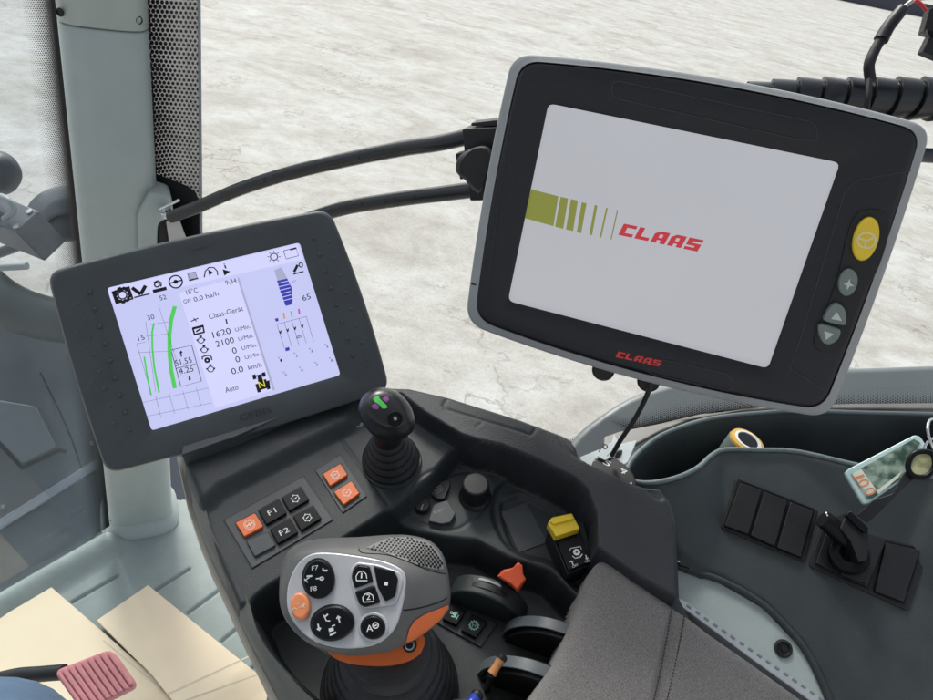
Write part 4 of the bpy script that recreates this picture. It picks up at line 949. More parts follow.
# printed marks beside the small joystick
def k2_(X, Y): return (340+X/5.183, 380+Y/5.183)
def kk(*a): return [k2_(*p) for p in a]
PR_ = []
for a, b_ in (((388, 165), (400, 180)), ((408, 186), (424, 184)), ((412, 190), (420, 196)), ((428, 200), (436, 210)), ((440, 196), (446, 214)), ((452, 212), (448, 216)), ((464, 224), (478, 232)), ((470, 222), (480, 226)), ((484, 238), (492, 226)), ((490, 244), (498, 240)), ((85, 246), (100, 238)), ((104, 230), (118, 222)), ((104, 240), (120, 230))):
    PR_.append(line_g(PA, kk(a, b_), .0011, .0012))
PR_.append(circ_g(PA, *k2_(501, 242), 2.0, 1.7, .0005, .0012))
multi('printed_marks', PR_, M_GRY, con, smooth=False)

# ------- pod controls on the middle block
PCc = Plane(PA.o+PA.n*-.022, PA.n, PA.u)
def z5(X, Y): return (380+X/3.5, 440+Y/3.5)
def q5(*a): return [z5(*p) for p in a]
b_ = slab('menu_button', rnd(q5((170, 182), (222, 140), (245, 138), (246, 160), (226, 205), (200, 206)), 1), PCc, .004, .005, M_MBK, con, .0008)
multi('page_symbol', [line_g(PCc, q5((190, 172), (212, 158), (220, 172), (198, 188)), .0006, .00415, True), line_g(PCc, q5((200, 178), (212, 166)), .0008, .00415)], M_GRY, b_, smooth=False)
b_ = lathe('round_button', PCc.P(*z5(147, 235), 0), PCc.n, [(.0078, 0), (.0078, .001), (.0068, .0011), (.0068, .0038), (.006, .0046), (.0003, .0046)], M_MBK, con); multi('round_mark', [line_g(PCc, q5((143, 246), (151, 224)), .0010, .0048)], M_GRY, b_, smooth=False)
b_ = slab('escape_button', rnd(q5((170, 283), (186, 225), (236, 210), (265, 256), (247, 287), (215, 293)), 1.2), PCc, .0045, .005, M_PAN, con, .001); multi('lettering', [text_g('ESC', PCc, z5(192, 258), z5(230, 244), .0028, .00465)], M_GRY, b_, smooth=False)
kc = PCc.P(475, 497, 0)
lathe('rotary_knob', kc, PCc.n*1.0+RC*-.05, [(.0155, 0), (.0150, .0015), (.0135, .003), (.0128, .004), (.0122, .020), (.0118, .0225), (.0105, .0235), (.0003, .0237)], M_MBK, con, n=72, ang=30, rf=lambda an, j: 1-.035*(1 if (2 < j < 5) and (int(an/(2*math.pi)*36*2) % 2) else 0))
slab('tray_mat', q5((423, 252), (512, 218), (586, 357), (486, 393)), PCc, -.0101, .001, M_PAN, con); slab('mat_gap', scale_px(q5((423, 252), (512, 218), (586, 357), (486, 393)), 1.03), PCc, -.0106, .001, M_MBK, con)
# yellow PTO switch
def y4(X, Y): return (480+X/4.241, 420+Y/4.241)
def q4(*a): return [y4(*p) for p in a]
PCc0 = PCc; PCc = Plane(PA.o+PA.n*-.010, PA.n, PA.u)
sw = thing('rocker_switch', 'yellow topped black rocker switch with OFF and ON marks in the console tray', 'switch', PCc.P(570, 545, -.01))
slab('switch_base', rnd(q4((290, 462), (440, 430), (482, 606), (372, 655)), 1.2), PCc, .0, .024, M_MBK, sw, .0008)
slab('switch_rocker', rnd(q4((322, 500), (425, 468), (468, 598), (375, 638)), 1), PCc, .004, .006, M_BLK, sw, .001)
slab('yellow_cap', rnd(q4((287, 436), (304, 412), (390, 394), (424, 460), (322, 493)), 1.2), PCc, .0125, .009, M_YEL, sw, .0012)
slab('cap_step', rnd(q4((296, 428), (306, 416), (388, 398), (400, 418), (312, 440)), 1.), PCc, .0150, .003, M_YEL, sw, .001)
HS = .00416; cx_, cy_ = y4(410, 560)
pt = [circ_g(PCc, cx_, cy_, 2.4, 2.2, .0022, HS, n=10), line_g(PCc, q4((380, 556), (384, 544), (426, 536), (430, 548)), .0007, HS), line_g(PCc, q4((392, 576), (404, 586), (426, 580), (434, 568)), .0008, HS),
      line_g(PCc, q4((396, 615), (388, 597)), .0009, HS), line_g(PCc, q4((382, 603), (388, 597), (395, 600)), .0008, HS), line_g(PCc, q4((448, 572), (454, 590)), .0009, HS), line_g(PCc, q4((447, 586), (454, 590), (459, 583)), .0008, HS), text_g('OFF', PCc, y4(394, 627), y4(418, 617), .0020, HS), text_g('ON', PCc, y4(448, 606), y4(466, 599), .0020, HS)]
multi('switch_marks', pt, M_WHT, sw, smooth=False)

PCc = PCc0
# ------- deck B: throttle quadrant, dividers, green-lit switches
PB_ = Plane(PA.o+PA.n*-.060, PA.n, PA.u)
def z6(X, Y): return (420+X/5.183, 560+Y/5.183)
def q6(*a): return [z6(*p) for p in a]
DA, DB = PB_.P(450, 596, .012), PB_.P(520, 622, .012); dD = (DB-DA).normalized(); upn = PA.n; bk = upn.cross(dD).normalized()
if bk.dot(FW) < 0: bk = -bk
def plate(name, org, prof, thick, mat, par, bev=.002):
    """upright plate: profile (s along dD, t up) at org, thickness away from the seat"""
    top = [org+dD*s+upn*t for s, t in prof]
    vs = top+[p+bk*thick for p in top]; k = len(top)
    return mesh(name, vs, [list(range(k)), list(range(2*k-1, k-1, -1))]+[[i, i+k, (i+1) % k+k, (i+1) % k] for i in range(k)], mat, par, bev)
Lq = (DB-DA).length
arc = [(Lq*.5-Lq*.56*math.cos(math.pi*k/24), .036*math.sin(math.pi*k/24)-.012) for k in range(25)]
plate('throttle_quadrant', DA, arc+[(Lq*1.06, -.04), (-.06*Lq, -.04)], .018, M_CON, con, .0025)
arc2 = [(Lq*.5-Lq*.50*math.cos(math.pi*k/24), .0362*math.sin(math.pi*k/24)-.012) for k in range(5, 21)]
plate('slot_track', DA+bk*.006+upn*.0008, arc2+[(Lq*.9, -.03), (Lq*.1, -.03)], .005, M_MBK, con, .0004)
arc3 = [(Lq*.5-Lq*.50*math.cos(math.pi*k/24), .0362*math.sin(math.pi*k/24)-.012) for k in range(9, 15)]
plate('slot_scale', DA+bk*.0125+upn*.0009, arc3+[(Lq*.6, -.02), (Lq*.4, -.02)], .0022, M_GRY, con, .0003)
tl = thing('throttle_lever', 'red-orange throttle lever at the top of the curved slot quadrant', 'lever', PB_.P(511, 592, .01))
PT = Plane(PB_.P(511, 582, .045), (-.25, -.55, .8))
loft('lever_knob', [(spl([(500, 576.5), (505, 571.5), (513, 569), (518, 564), (520.5, 567), (521.5, 575.5), (524, 579), (516.5, 588), (511.5, 583)], 1), .006), (spl([(497, 576.4), (503, 569.6), (512.6, 567.7), (518.4, 561.5), (522.5, 565.5), (523.5, 575), (526.3, 579), (517, 591.5), (510.7, 585)], 1), .003), (spl([(499, 577.4), (504, 570.6), (513.6, 568.7), (518.4, 563), (522, 567), (523, 576.4), (526, 580), (518, 593), (511.7, 587)], 1), -.010)], PT, M_ORD, tl, n=48, sub=3, c=(512, 576), ang=25)
tube('lever_stem', [PT.P(513, 580, -.008), PT.P(513, 590, -.03)], .004, M_MBK, tl, sm=0)
def divider(fx, fy, tall, L_=.12, r=.046, name='lever_divider', wid=.0045, lab=None):
    o = PB_.P(fx, fy, -.002); prof = [(0, -.02), (0, 0)]+[(r-r*math.cos(math.pi/2*k/14), tall*math.sin(math.pi/2*k/14)) for k in range(1, 15)]+[(L_*.5, tall), (L_, tall-.004), (L_, -.02)]
    inn = [(0.0035+s*.97, t-.0035) for s, t in prof]
    p_ = plate(name, o, inn, .0150, M_MBK, con, .001)
    # pale rim following the edge
    pts = [o+dD*s+upn*t+bk*.003 for s, t in prof[1:-1]]; vs, fs = [], []
    for i, p in enumerate(pts):
        t = (pts[min(i+1, len(pts)-1)]-pts[max(i-1, 0)]).normalized(); nn = t.cross(bk).normalized()
        if nn.dot(upn)+nn.dot(-dD) < 0: nn = -nn
        for a, b in ((-.003, 0), (-.003, .0014), (.0065, .0014), (.0065, 0)): vs.append(p+bk*(a+.003)+nn*(b-.001))
    m = len(pts)
    for i in range(m-1):
        for k in range(4): fs.append([i*4+k, i*4+(k+1) % 4, (i+1)*4+(k+1) % 4, (i+1)*4+k])
    fs += [[0, 1, 2, 3], [(m-1)*4+k for k in (3, 2, 1, 0)]]
    mesh('divider_rim', vs, fs, plastic('satin_rim', (.085, .10, .11), .32, .2, 900, .08), p_, .0006)
divider(500, 641, .052); divider(476, 680, .052); divider(440, 722, .050)
def spool(name, a, b, r, mat, lab):
    t = thing(name, lab, 'lever', a); tube('lever_grip', [a, a+(b-a)*.5, b], [r*1.0, r*.82, r], mat, t, n=18)
    lathe('grip_end', b, (b-a), [(r*1.05, -.001), (r*1.05, .002), (r*.6, .0035), (.0003, .0036)], M_MBK, t, n=18)
    tube('lever_stalk', [a, a-upn*.05+bk*.004], r*.7, M_MBK, t, sm=0)
spool('spool_lever', PB_.P(491.5, 674, .050), PB_.P(501.5, 658.5, .054), .0038, M_BRZ, 'orange-brown finger lever between the console dividers')
spool('spool_lever', PB_.P(468, 707, .052), PB_.P(477, 695.5, .052), .0046, M_BLU, 'blue finger lever at the bottom edge of the console')
fr = q6((160, 225), (400, 328), (316, 450), (85, 322)); HD = .0
slab('green_frame_gap', scale_px(fr, 1.03), PB_, .0010, .001, M_MBK, con); slab('switch_frame', rnd(fr, 1), PB_, .0020, .002, M_CON, con, .0003)
def gsw(px, lab): return slab('lit_switch', rnd(px, 1.2), PB_, .0062, .005, M_BLK, con, .001, label=lab)
b1 = gsw(q6((172, 222), (240, 258), (190, 338), (116, 304)), 'black switch with green seat symbol'); b2 = gsw(q6((268, 278), (352, 318), (290, 402), (212, 362)), 'black switch with green gear symbol')
cx_, cy_ = z6(280, 338)
multi('gear_symbol', [circ_g(PB_, cx_, cy_, 3.9, 3.7, .0006, .0064), line_g(PB_, q6((270, 348), (272, 330), (288, 346), (290, 328)), .0007, .0064)]+[line_g(PB_, [(cx_+4.1*math.cos(a), cy_+3.9*math.sin(a)), (cx_+5.4*math.cos(a), cy_+5.1*math.sin(a))], .0011, .0064) for a in [2*math.pi*k/12 for k in range(12)]], M_GRP, b2, smooth=False)
multi('seat_symbol', [line_g(PB_, q6((162, 290), (178, 296), (196, 268)), .0012, .0064), line_g(PB_, q6((172, 285), (192, 272)), .0030, .0064), line_g(PB_, q6((186, 308), (202, 284)), .0009, .0064), circ_g(PB_, *z6(163, 272), 1.1, 1.1, .0006, .0064)], M_GRP, b1, smooth=False)
ob = slab('orange_button', rnd([(334, 690), (352, 702), (337, 718), (318, 705)], 1.5), PB_, .006, .006, M_ORD, con, .001); multi('lettering', [text_g('P', PB_, (334, 698), (338, 700.5), .0045, .00615)], M_OPR, ob, smooth=False)

# ================================================================ fabric armrest pad
def fabric():
    m = plastic('woven_grey_fabric', (.168, .160, .155), .95, .0, 900, .1, vscale=18); N, L = nodes_of(m); b = N['Principled BSDF']; tc = N.new('ShaderNodeTexCoord')
    n = N.new('ShaderNodeTexNoise'); n.inputs['Scale'].default_value = 1050; n.inputs['Detail'].default_value = 3; n.inputs['Roughness'].default_value = .8; L.new(tc.outputs['Object'], n.inputs['Vector'])
    r = N.new('ShaderNodeMapRange'); r.inputs[1].default_value = .35; r.inputs[2].default_value = .65; r.inputs[3].default_value = .55; r.inputs[4].default_value = 1.45; L.new(n.outputs['Fac'], r.inputs[0])
    src = b.inputs['Base Color'].links[0].from_socket; vm = N.new('ShaderNodeVectorMath'); vm.operation = 'SCALE'; L.new(src, vm.inputs[0]); L.new(r.outputs[0], vm.inputs['Scale']); L.new(vm.outputs[0], b.inputs['Base Color'])
    bp = N.new('ShaderNodeBump'); bp.inputs['Strength'].default_value = .8; bp.inputs['Distance'].default_value = .001; L.new(n.outputs['Fac'], bp.inputs['Height']); L.new(bp.outputs[0], b.inputs['Normal'])
    b.inputs['Sheen Weight'].default_value = .25; return m
M_FAB = fabric()
pad = thing('armrest_pad', 'grey woven fabric armrest pad with double stitched seam at the bottom of the view', 'armrest', PA.P(640, 660, .0))
Ft = Field(PA, PA.uv(PA.P(480, 700, 0))[0]-.03, PA.uv(PA.P(900, 700, 0))[0]+.02, PA.uv(PA.P(640, 820, 0))[1]-.02, PA.uv(PA.P(600, 540, 0))[1]+.02, .0015, -.045)
pad_px = [(597, 559), (603, 555), (617, 558.5), (645, 578), (677, 603), (715, 632), (753, 658), (817, 704), (880, 755), (860, 800), (460, 800), (512, 725), (538, 683), (557, 656), (571, 624), (584, 586), (592, 566)]
dp = Ft.region(pad_px, .010, w=.001)
Pp = Ft.poly(pad_px, .010); dd = sdf(Ft.U, Ft.V, Pp)
rr_ = .012; Ft.H = np.where(dd < 0, .010-rr_+np.sqrt(np.clip(rr_**2-(rr_-np.clip(-dd, 0, rr_))**2, 0, None))*1.0, -.045+0*dd)
Ft.H = np.where((dd >= 0), .010-rr_-np.clip(dd/.004, 0, 1)*.045, Ft.H)
Ft.groove([(679, 604), (671, 640), (664, 670), (657, 705), (645, 770)], .010, .007, .0022); Ft.groove([(674, 600), (667, 638), (660, 668), (653, 704), (640, 770)], .010, .0022, .0012); Ft.groove([(684, 608), (676, 642), (669, 672), (662, 706), (652, 770)], .010, .0022, .0012)
Ft.H += .0012*np.sin(Ft.U*38+1)*np.sin(Ft.V*31)*np.clip(-dd/.03, 0, 1)
Ft.smooth(1)
Ft.build('cushion', M_FAB, pad, dd < .0045)
stt = []
for a, b in (((672.5, 604), (651, 712)), ((685, 612), (664, 712))):
    for i in range(30):
        t0, t1 = i/30, (i+.62)/30; c = lambda t: (a[0]+(b[0]-a[0])*t+1.2*math.sin(t*math.pi), a[1]+(b[1]-a[1])*t)
        stt.append(tube_g([PA.P(*c(t0), .0094), PA.P(*c((t0+t1)/2), .0101), PA.P(*c(t1), .0094)], .0006, 6))
multi('stitching', stt, plastic('dark_thread', (.045, .043, .042), .9), pad)
# slotted rail along the pad
rail = thing('slotted_rail', 'pale slotted metal rail along the outer edge of the fabric armrest', 'rail', PA.P(740, 645, -.01))
PRl = Plane(PA.o+PA.n*.0, PA.n, PA.u)
slab('rail_strip', [(677, 597), (688, 602.5), (760, 654), (836, 708), (880, 742), (870, 748), (826, 712), (752, 659), (677, 603)], PRl, -.001, .012, plastic('rail_pale', (.42, .45, .46), .4, metal=.3), rail, .0008)
sl = []
for i in range(17):
    t = i/17+.01; x0, y0 = 686+(836-686)*t, 603+(707.5-603)*t
    sl.append(slab3([PRl.P(x, y, -.0002) for x, y in ((x0, y0), (x0+4.4, y0+3.2), (x0+3.2, y0+4.6), (x0-1.2, y0+1.4))], PRl.n, .0006))
multi('rail_slots', sl, plastic('slot_grey', (.20, .22, .23), .5), rail)

# ================================================================ small joystick
js = thing('joystick', 'small black ball-head joystick with green cross mark and bellows boot', 'joystick', PA.P(392, 462, 0))
hb = PA.P(391, 461, .0); hc = at(386, 424, .605); axj = (hc-hb).normalized(); Lj = (hc-hb).length
slab('boot_flange', ell(392, 462, 30, 26, -10), PA, .002, .002, M_CON, js, .001)
prof = [(.027, .0)]; nb = 5
for i in range(nb):
    r0_ = .0255-.0028*i; h0 = .003+.0092*i
    prof += [(r0_-.003, h0), (r0_, h0+.002), (r0_+.0004, h0+.004), (r0_-.0008, h0+.0062), (r0_-.0048, h0+.0078)]
prof += [(.0125, .05), (.0120, Lj-.006), (.012, Lj)]
lathe('bellows_boot', hb, axj, prof, M_RUB, js, n=48, ang=60)
PJ = Plane(at(383, 411, .578), (-ray(383, 411)).normalized()*1.0+U0*.25)
face = spl(kk((118, 140), (135, 95), (170, 62), (220, 50), (280, 66), (325, 115), (352, 170), (358, 215), (330, 245), (270, 262), (200, 245), (150, 205)), 2)
sil = spl(kk((94, 155), (108, 100), (155, 52), (220, 40), (292, 58), (352, 115), (382, 180), (386, 238), (355, 285), (265, 302), (185, 296), (135, 245), (104, 195)), 2)
_, bj = loft('ball_head', [(scale_px(face, .5), .0065), (scale_px(face, .8), .0052), (face, .002), (scale_px(sil, .985), -.005), (sil, -.013), (scale_px(sil, .93), -.022), (scale_px(kk((120, 200), (160, 160), (320, 180), (370, 250), (350, 295), (265, 310), (185, 300), (150, 270)), 1.), -.034), (ell(391, 430, 17, 12), -.042)], PJ, M_BLK if False else plastic('satin_black_head', (.012, .013, .015), .32, .1, 1200, .1), js, n=64, sub=4)
drape('green_mark', [k2_(*p) for p in ((172, 98), (190, 84), (202, 86), (204, 96), (242, 132), (246, 144), (230, 150), (216, 148), (214, 138), (176, 110))], bj, .0005, M_GRN, js, 40)
drape('purple_mark', [k2_(*p) for p in ((164, 132), (184, 120), (204, 138), (198, 152), (172, 150))], bj, .0003, M_PUR, js, 24)
drape('purple_mark', [k2_(*p) for p in ((220, 100), (230, 84), (248, 86), (254, 104), (240, 118))], bj, .0003, M_PUR, js, 24)
h_, n_h = hit(bj, *k2_(284, 200))
lathe('thumb_button', h_-n_h*.001, n_h, [(.0062, 0), (.0062, .0018), (.0050, .0022), (.0046, .0014), (.0003, .0014)], M_BLK, js, n=32)
drape('thumb_mark', [k2_(*p) for p in ((276, 194), (290, 190), (296, 206), (280, 212))], bj, .0012, M_GRY, js, 16)

# ================================================================ main drive joystick
mj = thing('joystick', 'large grey and orange drive joystick with silver button face and rubber boot', 'joystick', PB_.P(395, 680, 0))
def j4(X, Y): return (270+X/5.183, 530+Y/5.183)
def qj(*a): return [j4(*p) for p in a]
r0v = ray(357, 594)
PJf = Plane(at(357, 594, .492), (-r0v).normalized()-RC*.22+UC*.10)
platep = spl(qj((215, 122), (300, 116), (420, 128), (560, 152), (655, 186), (698, 225), (703, 300), (680, 420), (652, 500), (600, 562), (520, 602), (400, 614), (285, 598), (200, 560), (130, 490), (92, 420), (86, 330), (104, 245), (150, 165)), 3)
mid = spl(qj((140, 110), (260, 85), (430, 85), (580, 105), (700, 145), (775, 230), (775, 330), (745, 420), (700, 500), (640, 565), (540, 612), (400, 626), (270, 612), (180, 572), (105, 500), (68, 425), (60, 310), (85, 190)), 3)
sil = spl(qj((48, 300), (58, 200), (95, 112), (180, 62), (300, 42), (460, 36), (600, 26), (720, 28), (822, 55), (884, 112), (914, 185), (930, 300), (926, 390), (880, 470), (790, 545), (700, 595), (580, 640), (400, 650), (270, 620), (175, 570), (90, 480), (52, 390)), 3)
lowp = spl(qj((150, 330), (250, 200), (450, 120), (650, 110), (800, 150), (870, 260), (870, 380), (800, 520), (700, 620), (560, 670), (400, 670), (280, 630), (180, 500)), 3)
bodyj, bm_ = loft('grip_body', [(scale_px(platep, 1.012), -.0012), (scale_px(mid, 1.0), -.0065), (scale_px(sil, .975, j4(450, 340)), -.020), (sil, -.034), (scale_px(sil, .965, j4(480, 340)), -.046), (lowp, -.058), (scale_px(lowp, .7), -.066)], PJf, M_JGR, mj, n=96, sub=5)
plt = slab('silver_face', platep, PJf, .0, .004, M_SIL, mj, .0012)
def jb(name, px, mat, h, lab=None, bev=.0016, t=.006): return slab(name, px, PJf, h, t, mat, mj, bev, label=lab)
HJ = .0046; HJp = HJ+.0002
slab('button_well', ell(*j4(250, 250), 16.6, 20.5, 0), PJf, .0006, .001, M_MBK, mj)
rk = jb('rocker_button', ell(*j4(250, 250), 15.6, 19.4, 0), M_BLK, HJ, 'round black rocker marked F7 and F8', .0022)
multi('lettering', [text_g('F7', PJf, j4(217, 210), j4(250, 205), .0030, HJp), text_g('F8', PJf, j4(210, 318), j4(243, 313), .0030, HJp), line_g(PJf, qj((178, 262), (205, 245)), .0006, HJp), line_g(PJf, qj((190, 240), (218, 238)), .0012, HJp), line_g(PJf, qj((180, 252), (196, 272)), .0005, HJp), line_g(PJf, qj((238, 252), (258, 250)), .0008, HJp), circ_g(PJf, *j4(268, 251), 1.8, 1.3, .0009, HJp), line_g(PJf, qj((274, 198), (276, 210), (298, 210)), .0012, HJp)], M_CRD, rk, smooth=False)
ok = jb('orange_button', ell(*j4(152, 394), 9.8, 14.0, -4), plastic('light_orange_plastic', (.70, .24, .10), .4), .0050, 'oval orange push button', .0022)
multi('arrows', [line_g(PJf, qj((112, 415), (128, 402), (140, 410)), .0008, .0052), line_g(PJf, qj((165, 400), (180, 380)), .0012, .0052), line_g(PJf, qj((140, 385), (152, 378)), .0006, .0052), line_g(PJf, qj((150, 402), (172, 392), (180, 404)), .0006, .0052)], plastic('pale_pink_print', (.7, .5, .4), .5), ok, smooth=False)
slab('button_well', ell(*j4(322, 480), 22.4, 18.4, -12), PJf, .0006, .001, M_MBK, mj)
rk = jb('rocker_button', ell(*j4(322, 480), 21.4, 17.4, -12), M_BLK, HJ, 'large black rocker with arrows', .0022)
def arrow(a, b, w=.0009): 
    a, b = np.array(a, float), np.array(b, float); d = (b-a)/np.linalg.norm(b-a); s = np.array((-d[1], d[0])); return [line_g(PJf, qj(tuple(a), tuple(b)), w, HJp), line_g(PJf, qj(tuple(b-d*12+s*10), tuple(b), tuple(b-d*12-s*10)), w, HJp)]
multi('arrow_symbols', arrow((362, 480), (352, 446))+arrow((248, 486), (256, 520))+[line_g(PJf, qj((278, 440), (292, 470), (312, 470)), .0007, HJp), line_g(PJf, qj((284, 450), (300, 436)), .0010, HJp), line_g(PJf, qj((305, 520), (330, 512)), .0022, HJp), line_g(PJf, qj((310, 545), (342, 530)), .0012, HJp), line_g(PJf, qj((320, 498), (338, 492)), .0007, HJp)], M_CRD, rk, smooth=False)
trio = rnd(qj((408, 235), (418, 195), (452, 164), (560, 178), (672, 216), (690, 262), (662, 360), (642, 388), (505, 410), (468, 398), (432, 330)), 3)
slab('key_surround', trio, PJf, .0016, .003, M_SIL, mj, .001)
tk = [('key', qj((424, 240), (436, 198), (458, 181), (514, 190), (532, 266), (440, 298)), '1'), ('key', qj((442, 322), (540, 288), (569, 374), (492, 398), (466, 384)), '2'), ('key', qj((540, 190), (642, 216), (662, 254), (646, 340), (598, 366), (560, 292)), None)]
for nm, px, t in tk:
    px = rnd(px, 2.2); slab('key_gap', scale_px(px, 1.06), PJf, .0022, .001, M_MBK, mj); kb = slab('key', px, PJf, .0042, .003, M_BLK, mj, .0012, label='black key marked %s with arc' % t if t else 'black five-sided key with white square')
    if t == '1': multi('lettering', [text_g('1', PJf, j4(470, 250), j4(477, 250), .0036, .0044), line_g(PJf, qj((448, 262), (446, 240), (458, 220), (480, 212), (498, 228), (502, 252)), .0006, .0044), line_g(PJf, qj((448, 262), (505, 262)), .0006, .0044)], M_WHT, kb, smooth=False)
    elif t == '2': multi('lettering', [text_g('2', PJf, j4(500, 362), j4(520, 360), .0036, .0044), line_g(PJf, qj((484, 372), (480, 350), (492, 332), (512, 326), (532, 338), (538, 362)), .0006, .0044), line_g(PJf, qj((484, 374), (540, 370)), .0006, .0044)], M_WHT, kb, smooth=False)
    else: multi('square_mark', [poly_g(PJf, qj((594, 268), (612, 270), (610, 288), (592, 286)), .0044)], M_WHT, kb, smooth=False)
slab('key_surround', ell(*j4(535, 502), 15.2, 15.0), PJf, .0016, .003, M_SIL, mj, .001); slab('key_gap', ell(*j4(533, 503), 12.6, 12.2), PJf, .0022, .001, M_MBK, mj)
kb = slab('key', ell(*j4(533, 503), 11.8, 11.4), PJf, .0044, .003, M_BLK, mj, .0014, label='round black key marked with an A')
multi('lettering', [text_g('A', PJf, j4(500, 528), j4(534, 524), .0042, .0046), circ_g(PJf, *j4(547, 494), 2.8, 2.8, .0007, .0046), line_g(PJf, qj((540, 497), (554, 492)), .0009, .0046)], M_WHT, kb, smooth=False)
# perforated speaker-like grip top
gp = qj((510, 96), (560, 74), (620, 42), (720, 40), (815, 66), (866, 112), (896, 170), (892, 204), (850, 200), (780, 182), (690, 150), (600, 118)); drape('grille_field', [j4(*p) for p in ((500, 92), (560, 66), (620, 42), (720, 38), (815, 62), (868, 108), (900, 172), (896, 206), (850, 204), (780, 186), (690, 154), (600, 120))], bm_, .0004, plastic('grille_grey', (.17, .17, .165), .5, .2, 900, .08), mj, 60); hx = []
for r in range(-2, 24):
    for c in range(-2, 40):
        X = 490+c*19.5+(9.75 if r % 2 else 0); Y = 20+r*12.4+(X-500)*.17; p = j4(X, Y)
        if pin(p, scale_px(gp, .97)):
            a, nn = hit(bm_, *p)
            if a is None or nn.dot(-ray(*p).normalized()) < .18: continue
            hx.append(lathe_g(a, nn, [(.0009, .0002), (.0009, .0007), (.0002, .00072)], 6))
multi('grille_holes', hx, M_BLK, mj, smooth=False)
def on_body(pts, off, w, nm, mat):
    vs = []
    P = []
    for p in pts:
        a, nn = hit(bm_, *p)
        if a is not None: P.append(a+nn*off)
    return mesh(nm, *tube_g(P, w, 6), mat, mj)
on_body(spl(qj((460, 96), (480, 118), (600, 128), (700, 158), (800, 200), (880, 222), (912, 225)), 5, False), -.0001, .0004, 'grip_seam', M_BLK)
on_body(spl(qj((690, 416), (740, 410), (800, 398), (880, 372), (918, 352)), 5, False), -.0001, .0005, 'grip_seam', M_BLK)
drape('orange_side', [j4(*p) for p in ((706, 566), (720, 510), (748, 468), (800, 436), (870, 408), (922, 386), (921, 404), (880, 462), (800, 528), (740, 566), (706, 580))], bm_, .0007, M_ORG, mj, 60)
# orange collar and bellows
PCo = Plane(PJf.o, PJf.n, PJf.u)
loft('orange_collar', [(spl(qj((300, 600), (500, 600), (640, 590), (740, 545), (780, 535), (800, 570), (778, 635), (715, 678), (620, 700), (500, 700), (400, 685), (330, 655)), 2), -.044), (spl(qj((296, 600), (500, 600), (640, 590), (740, 545), (784, 535), (804, 570), (780, 640), (715, 682), (620, 704), (500, 704), (400, 690), (325, 658)), 2), -.050), (spl(qj((310, 600), (500, 600), (640, 590), (740, 550), (780, 545), (796, 575), (770, 640), (700, 680), (600, 705), (500, 705), (400, 690), (335, 655)), 2), -.064)], PJf, M_ORD if False else M_ORG, mj, n=72, sub=4, c=j4(560, 620))
sc_ = PJf.P(*j4(724, 596), -.043); lathe('collar_screw', sc_, PJf.n, [(.0036, -.002), (.0036, .0010), (.0026, .0012), (.0022, -.001), (.0003, -.001)], M_MET, mj, n=18)
lathe('collar_hole', sc_, PJf.n, [(.0050, -.002), (.0050, .0004), (.0036, .0005)], M_MBK, mj, n=20)
top = PJf.P(388, 642, -.062); bot = PB_.P(390, 690, -.002); axb = (top-bot).normalized(); Lb = (top-bot).length
prof = [(.056, 0)]; nb = 6
for i in range(nb):
    t = i/nb; r_ = .055-.0034*i; h0 = Lb*(.02+.84*t); dh = Lb*.14
    prof += [(r_-.0035, h0), (r_, h0+dh*.2), (r_+.0005, h0+dh*.5), (r_-.0020, h0+dh*.78), (r_-.0085, h0+dh*.99)]
prof += [(.0305, Lb*.88), (.0325, Lb*.91), (.030, Lb*.95), (.0315, Lb*.98), (.029, Lb*1.02)]
lathe('bellows_boot', bot, PB_.n*.5+axb*.7, prof, plastic('boot_rubber', (.017, .017, .019), .5, .8, 500, .2, dirt=.15), mj, n=64, ang=60)

# ================================================================ side console
nS = Vector((-.134, -.565, .814)).normalized(); PS = Plane(rel((.313, .53, -.447)), nS)
ZT = -.405
PZ = Plane(PS.P(770, 450, 0), (-.20, 0, 1), (1, 0, 0))
sc = thing('side_console', 'dark grey side console with storage tray and two blank switch panels', 'console', rel((.38, .5, -.5)))
Fs = Field(PZ, -.36, .42, -.34, .36, .0015, 0.)
zS = -((PZ.o-PS.o).dot(nS)+Fs.U*PZ.u.dot(nS)+Fs.V*PZ.v.dot(nS))/PZ.n.dot(nS)
Fs.H = np.minimum(zS, 0.)
k_ = .006; d_ = zS-0.; Fs.H = -np.logaddexp(-zS/k_*2, 0)*k_/2     # rounded ridge
# storage tray
tray = [(627, 472), (631, 462), (641, 450), (660, 436), (690, 424), (720, 417), (760, 413), (800, 411), (870, 413), (960, 415), (960, 485), (932, 476), (870, 468), (800, 452), (760, 450), (726, 449), (712, 454), (700, 465), (686, 473), (668, 479), (648, 482), (634, 480)]
dt_ = sdf(Fs.U, Fs.V, Fs.poly(spl(tray, 3), 0.)); Fs.H = np.maximum(Fs.H, -np.clip(dt_-.004, 0, 1)*.9-.3*np.clip(dt_-.004, 0, 1)**1.0); Fs.smooth(3)
Fs.region(tray, -.075, a=0., w=.022, inside=True, sm=3)
# pale foot and lower fold
rim_out = [(588, 470), (606, 458), (622, 452), (640, 445), (659, 432), (689, 420), (720, 413), (760, 409), (800, 407.5), (870, 409), (980, 410), (1010, 700), (900, 800), (840, 720), (824, 684), (802, 647), (764, 606), (721, 581), (678, 567), (640, 540), (600, 510)]
ds = sdf(Fs.U, Fs.V, Fs.poly(rim_out[:11], 0.)+[(.6, -.2), (.6, -.5), (-.5, -.5), (-.36, -.1)])
low = np.array([0])
Fs.groove([(726, 452), (722, 470), (733, 500)], -.01, .003, .0004)
Fs.smooth(2)
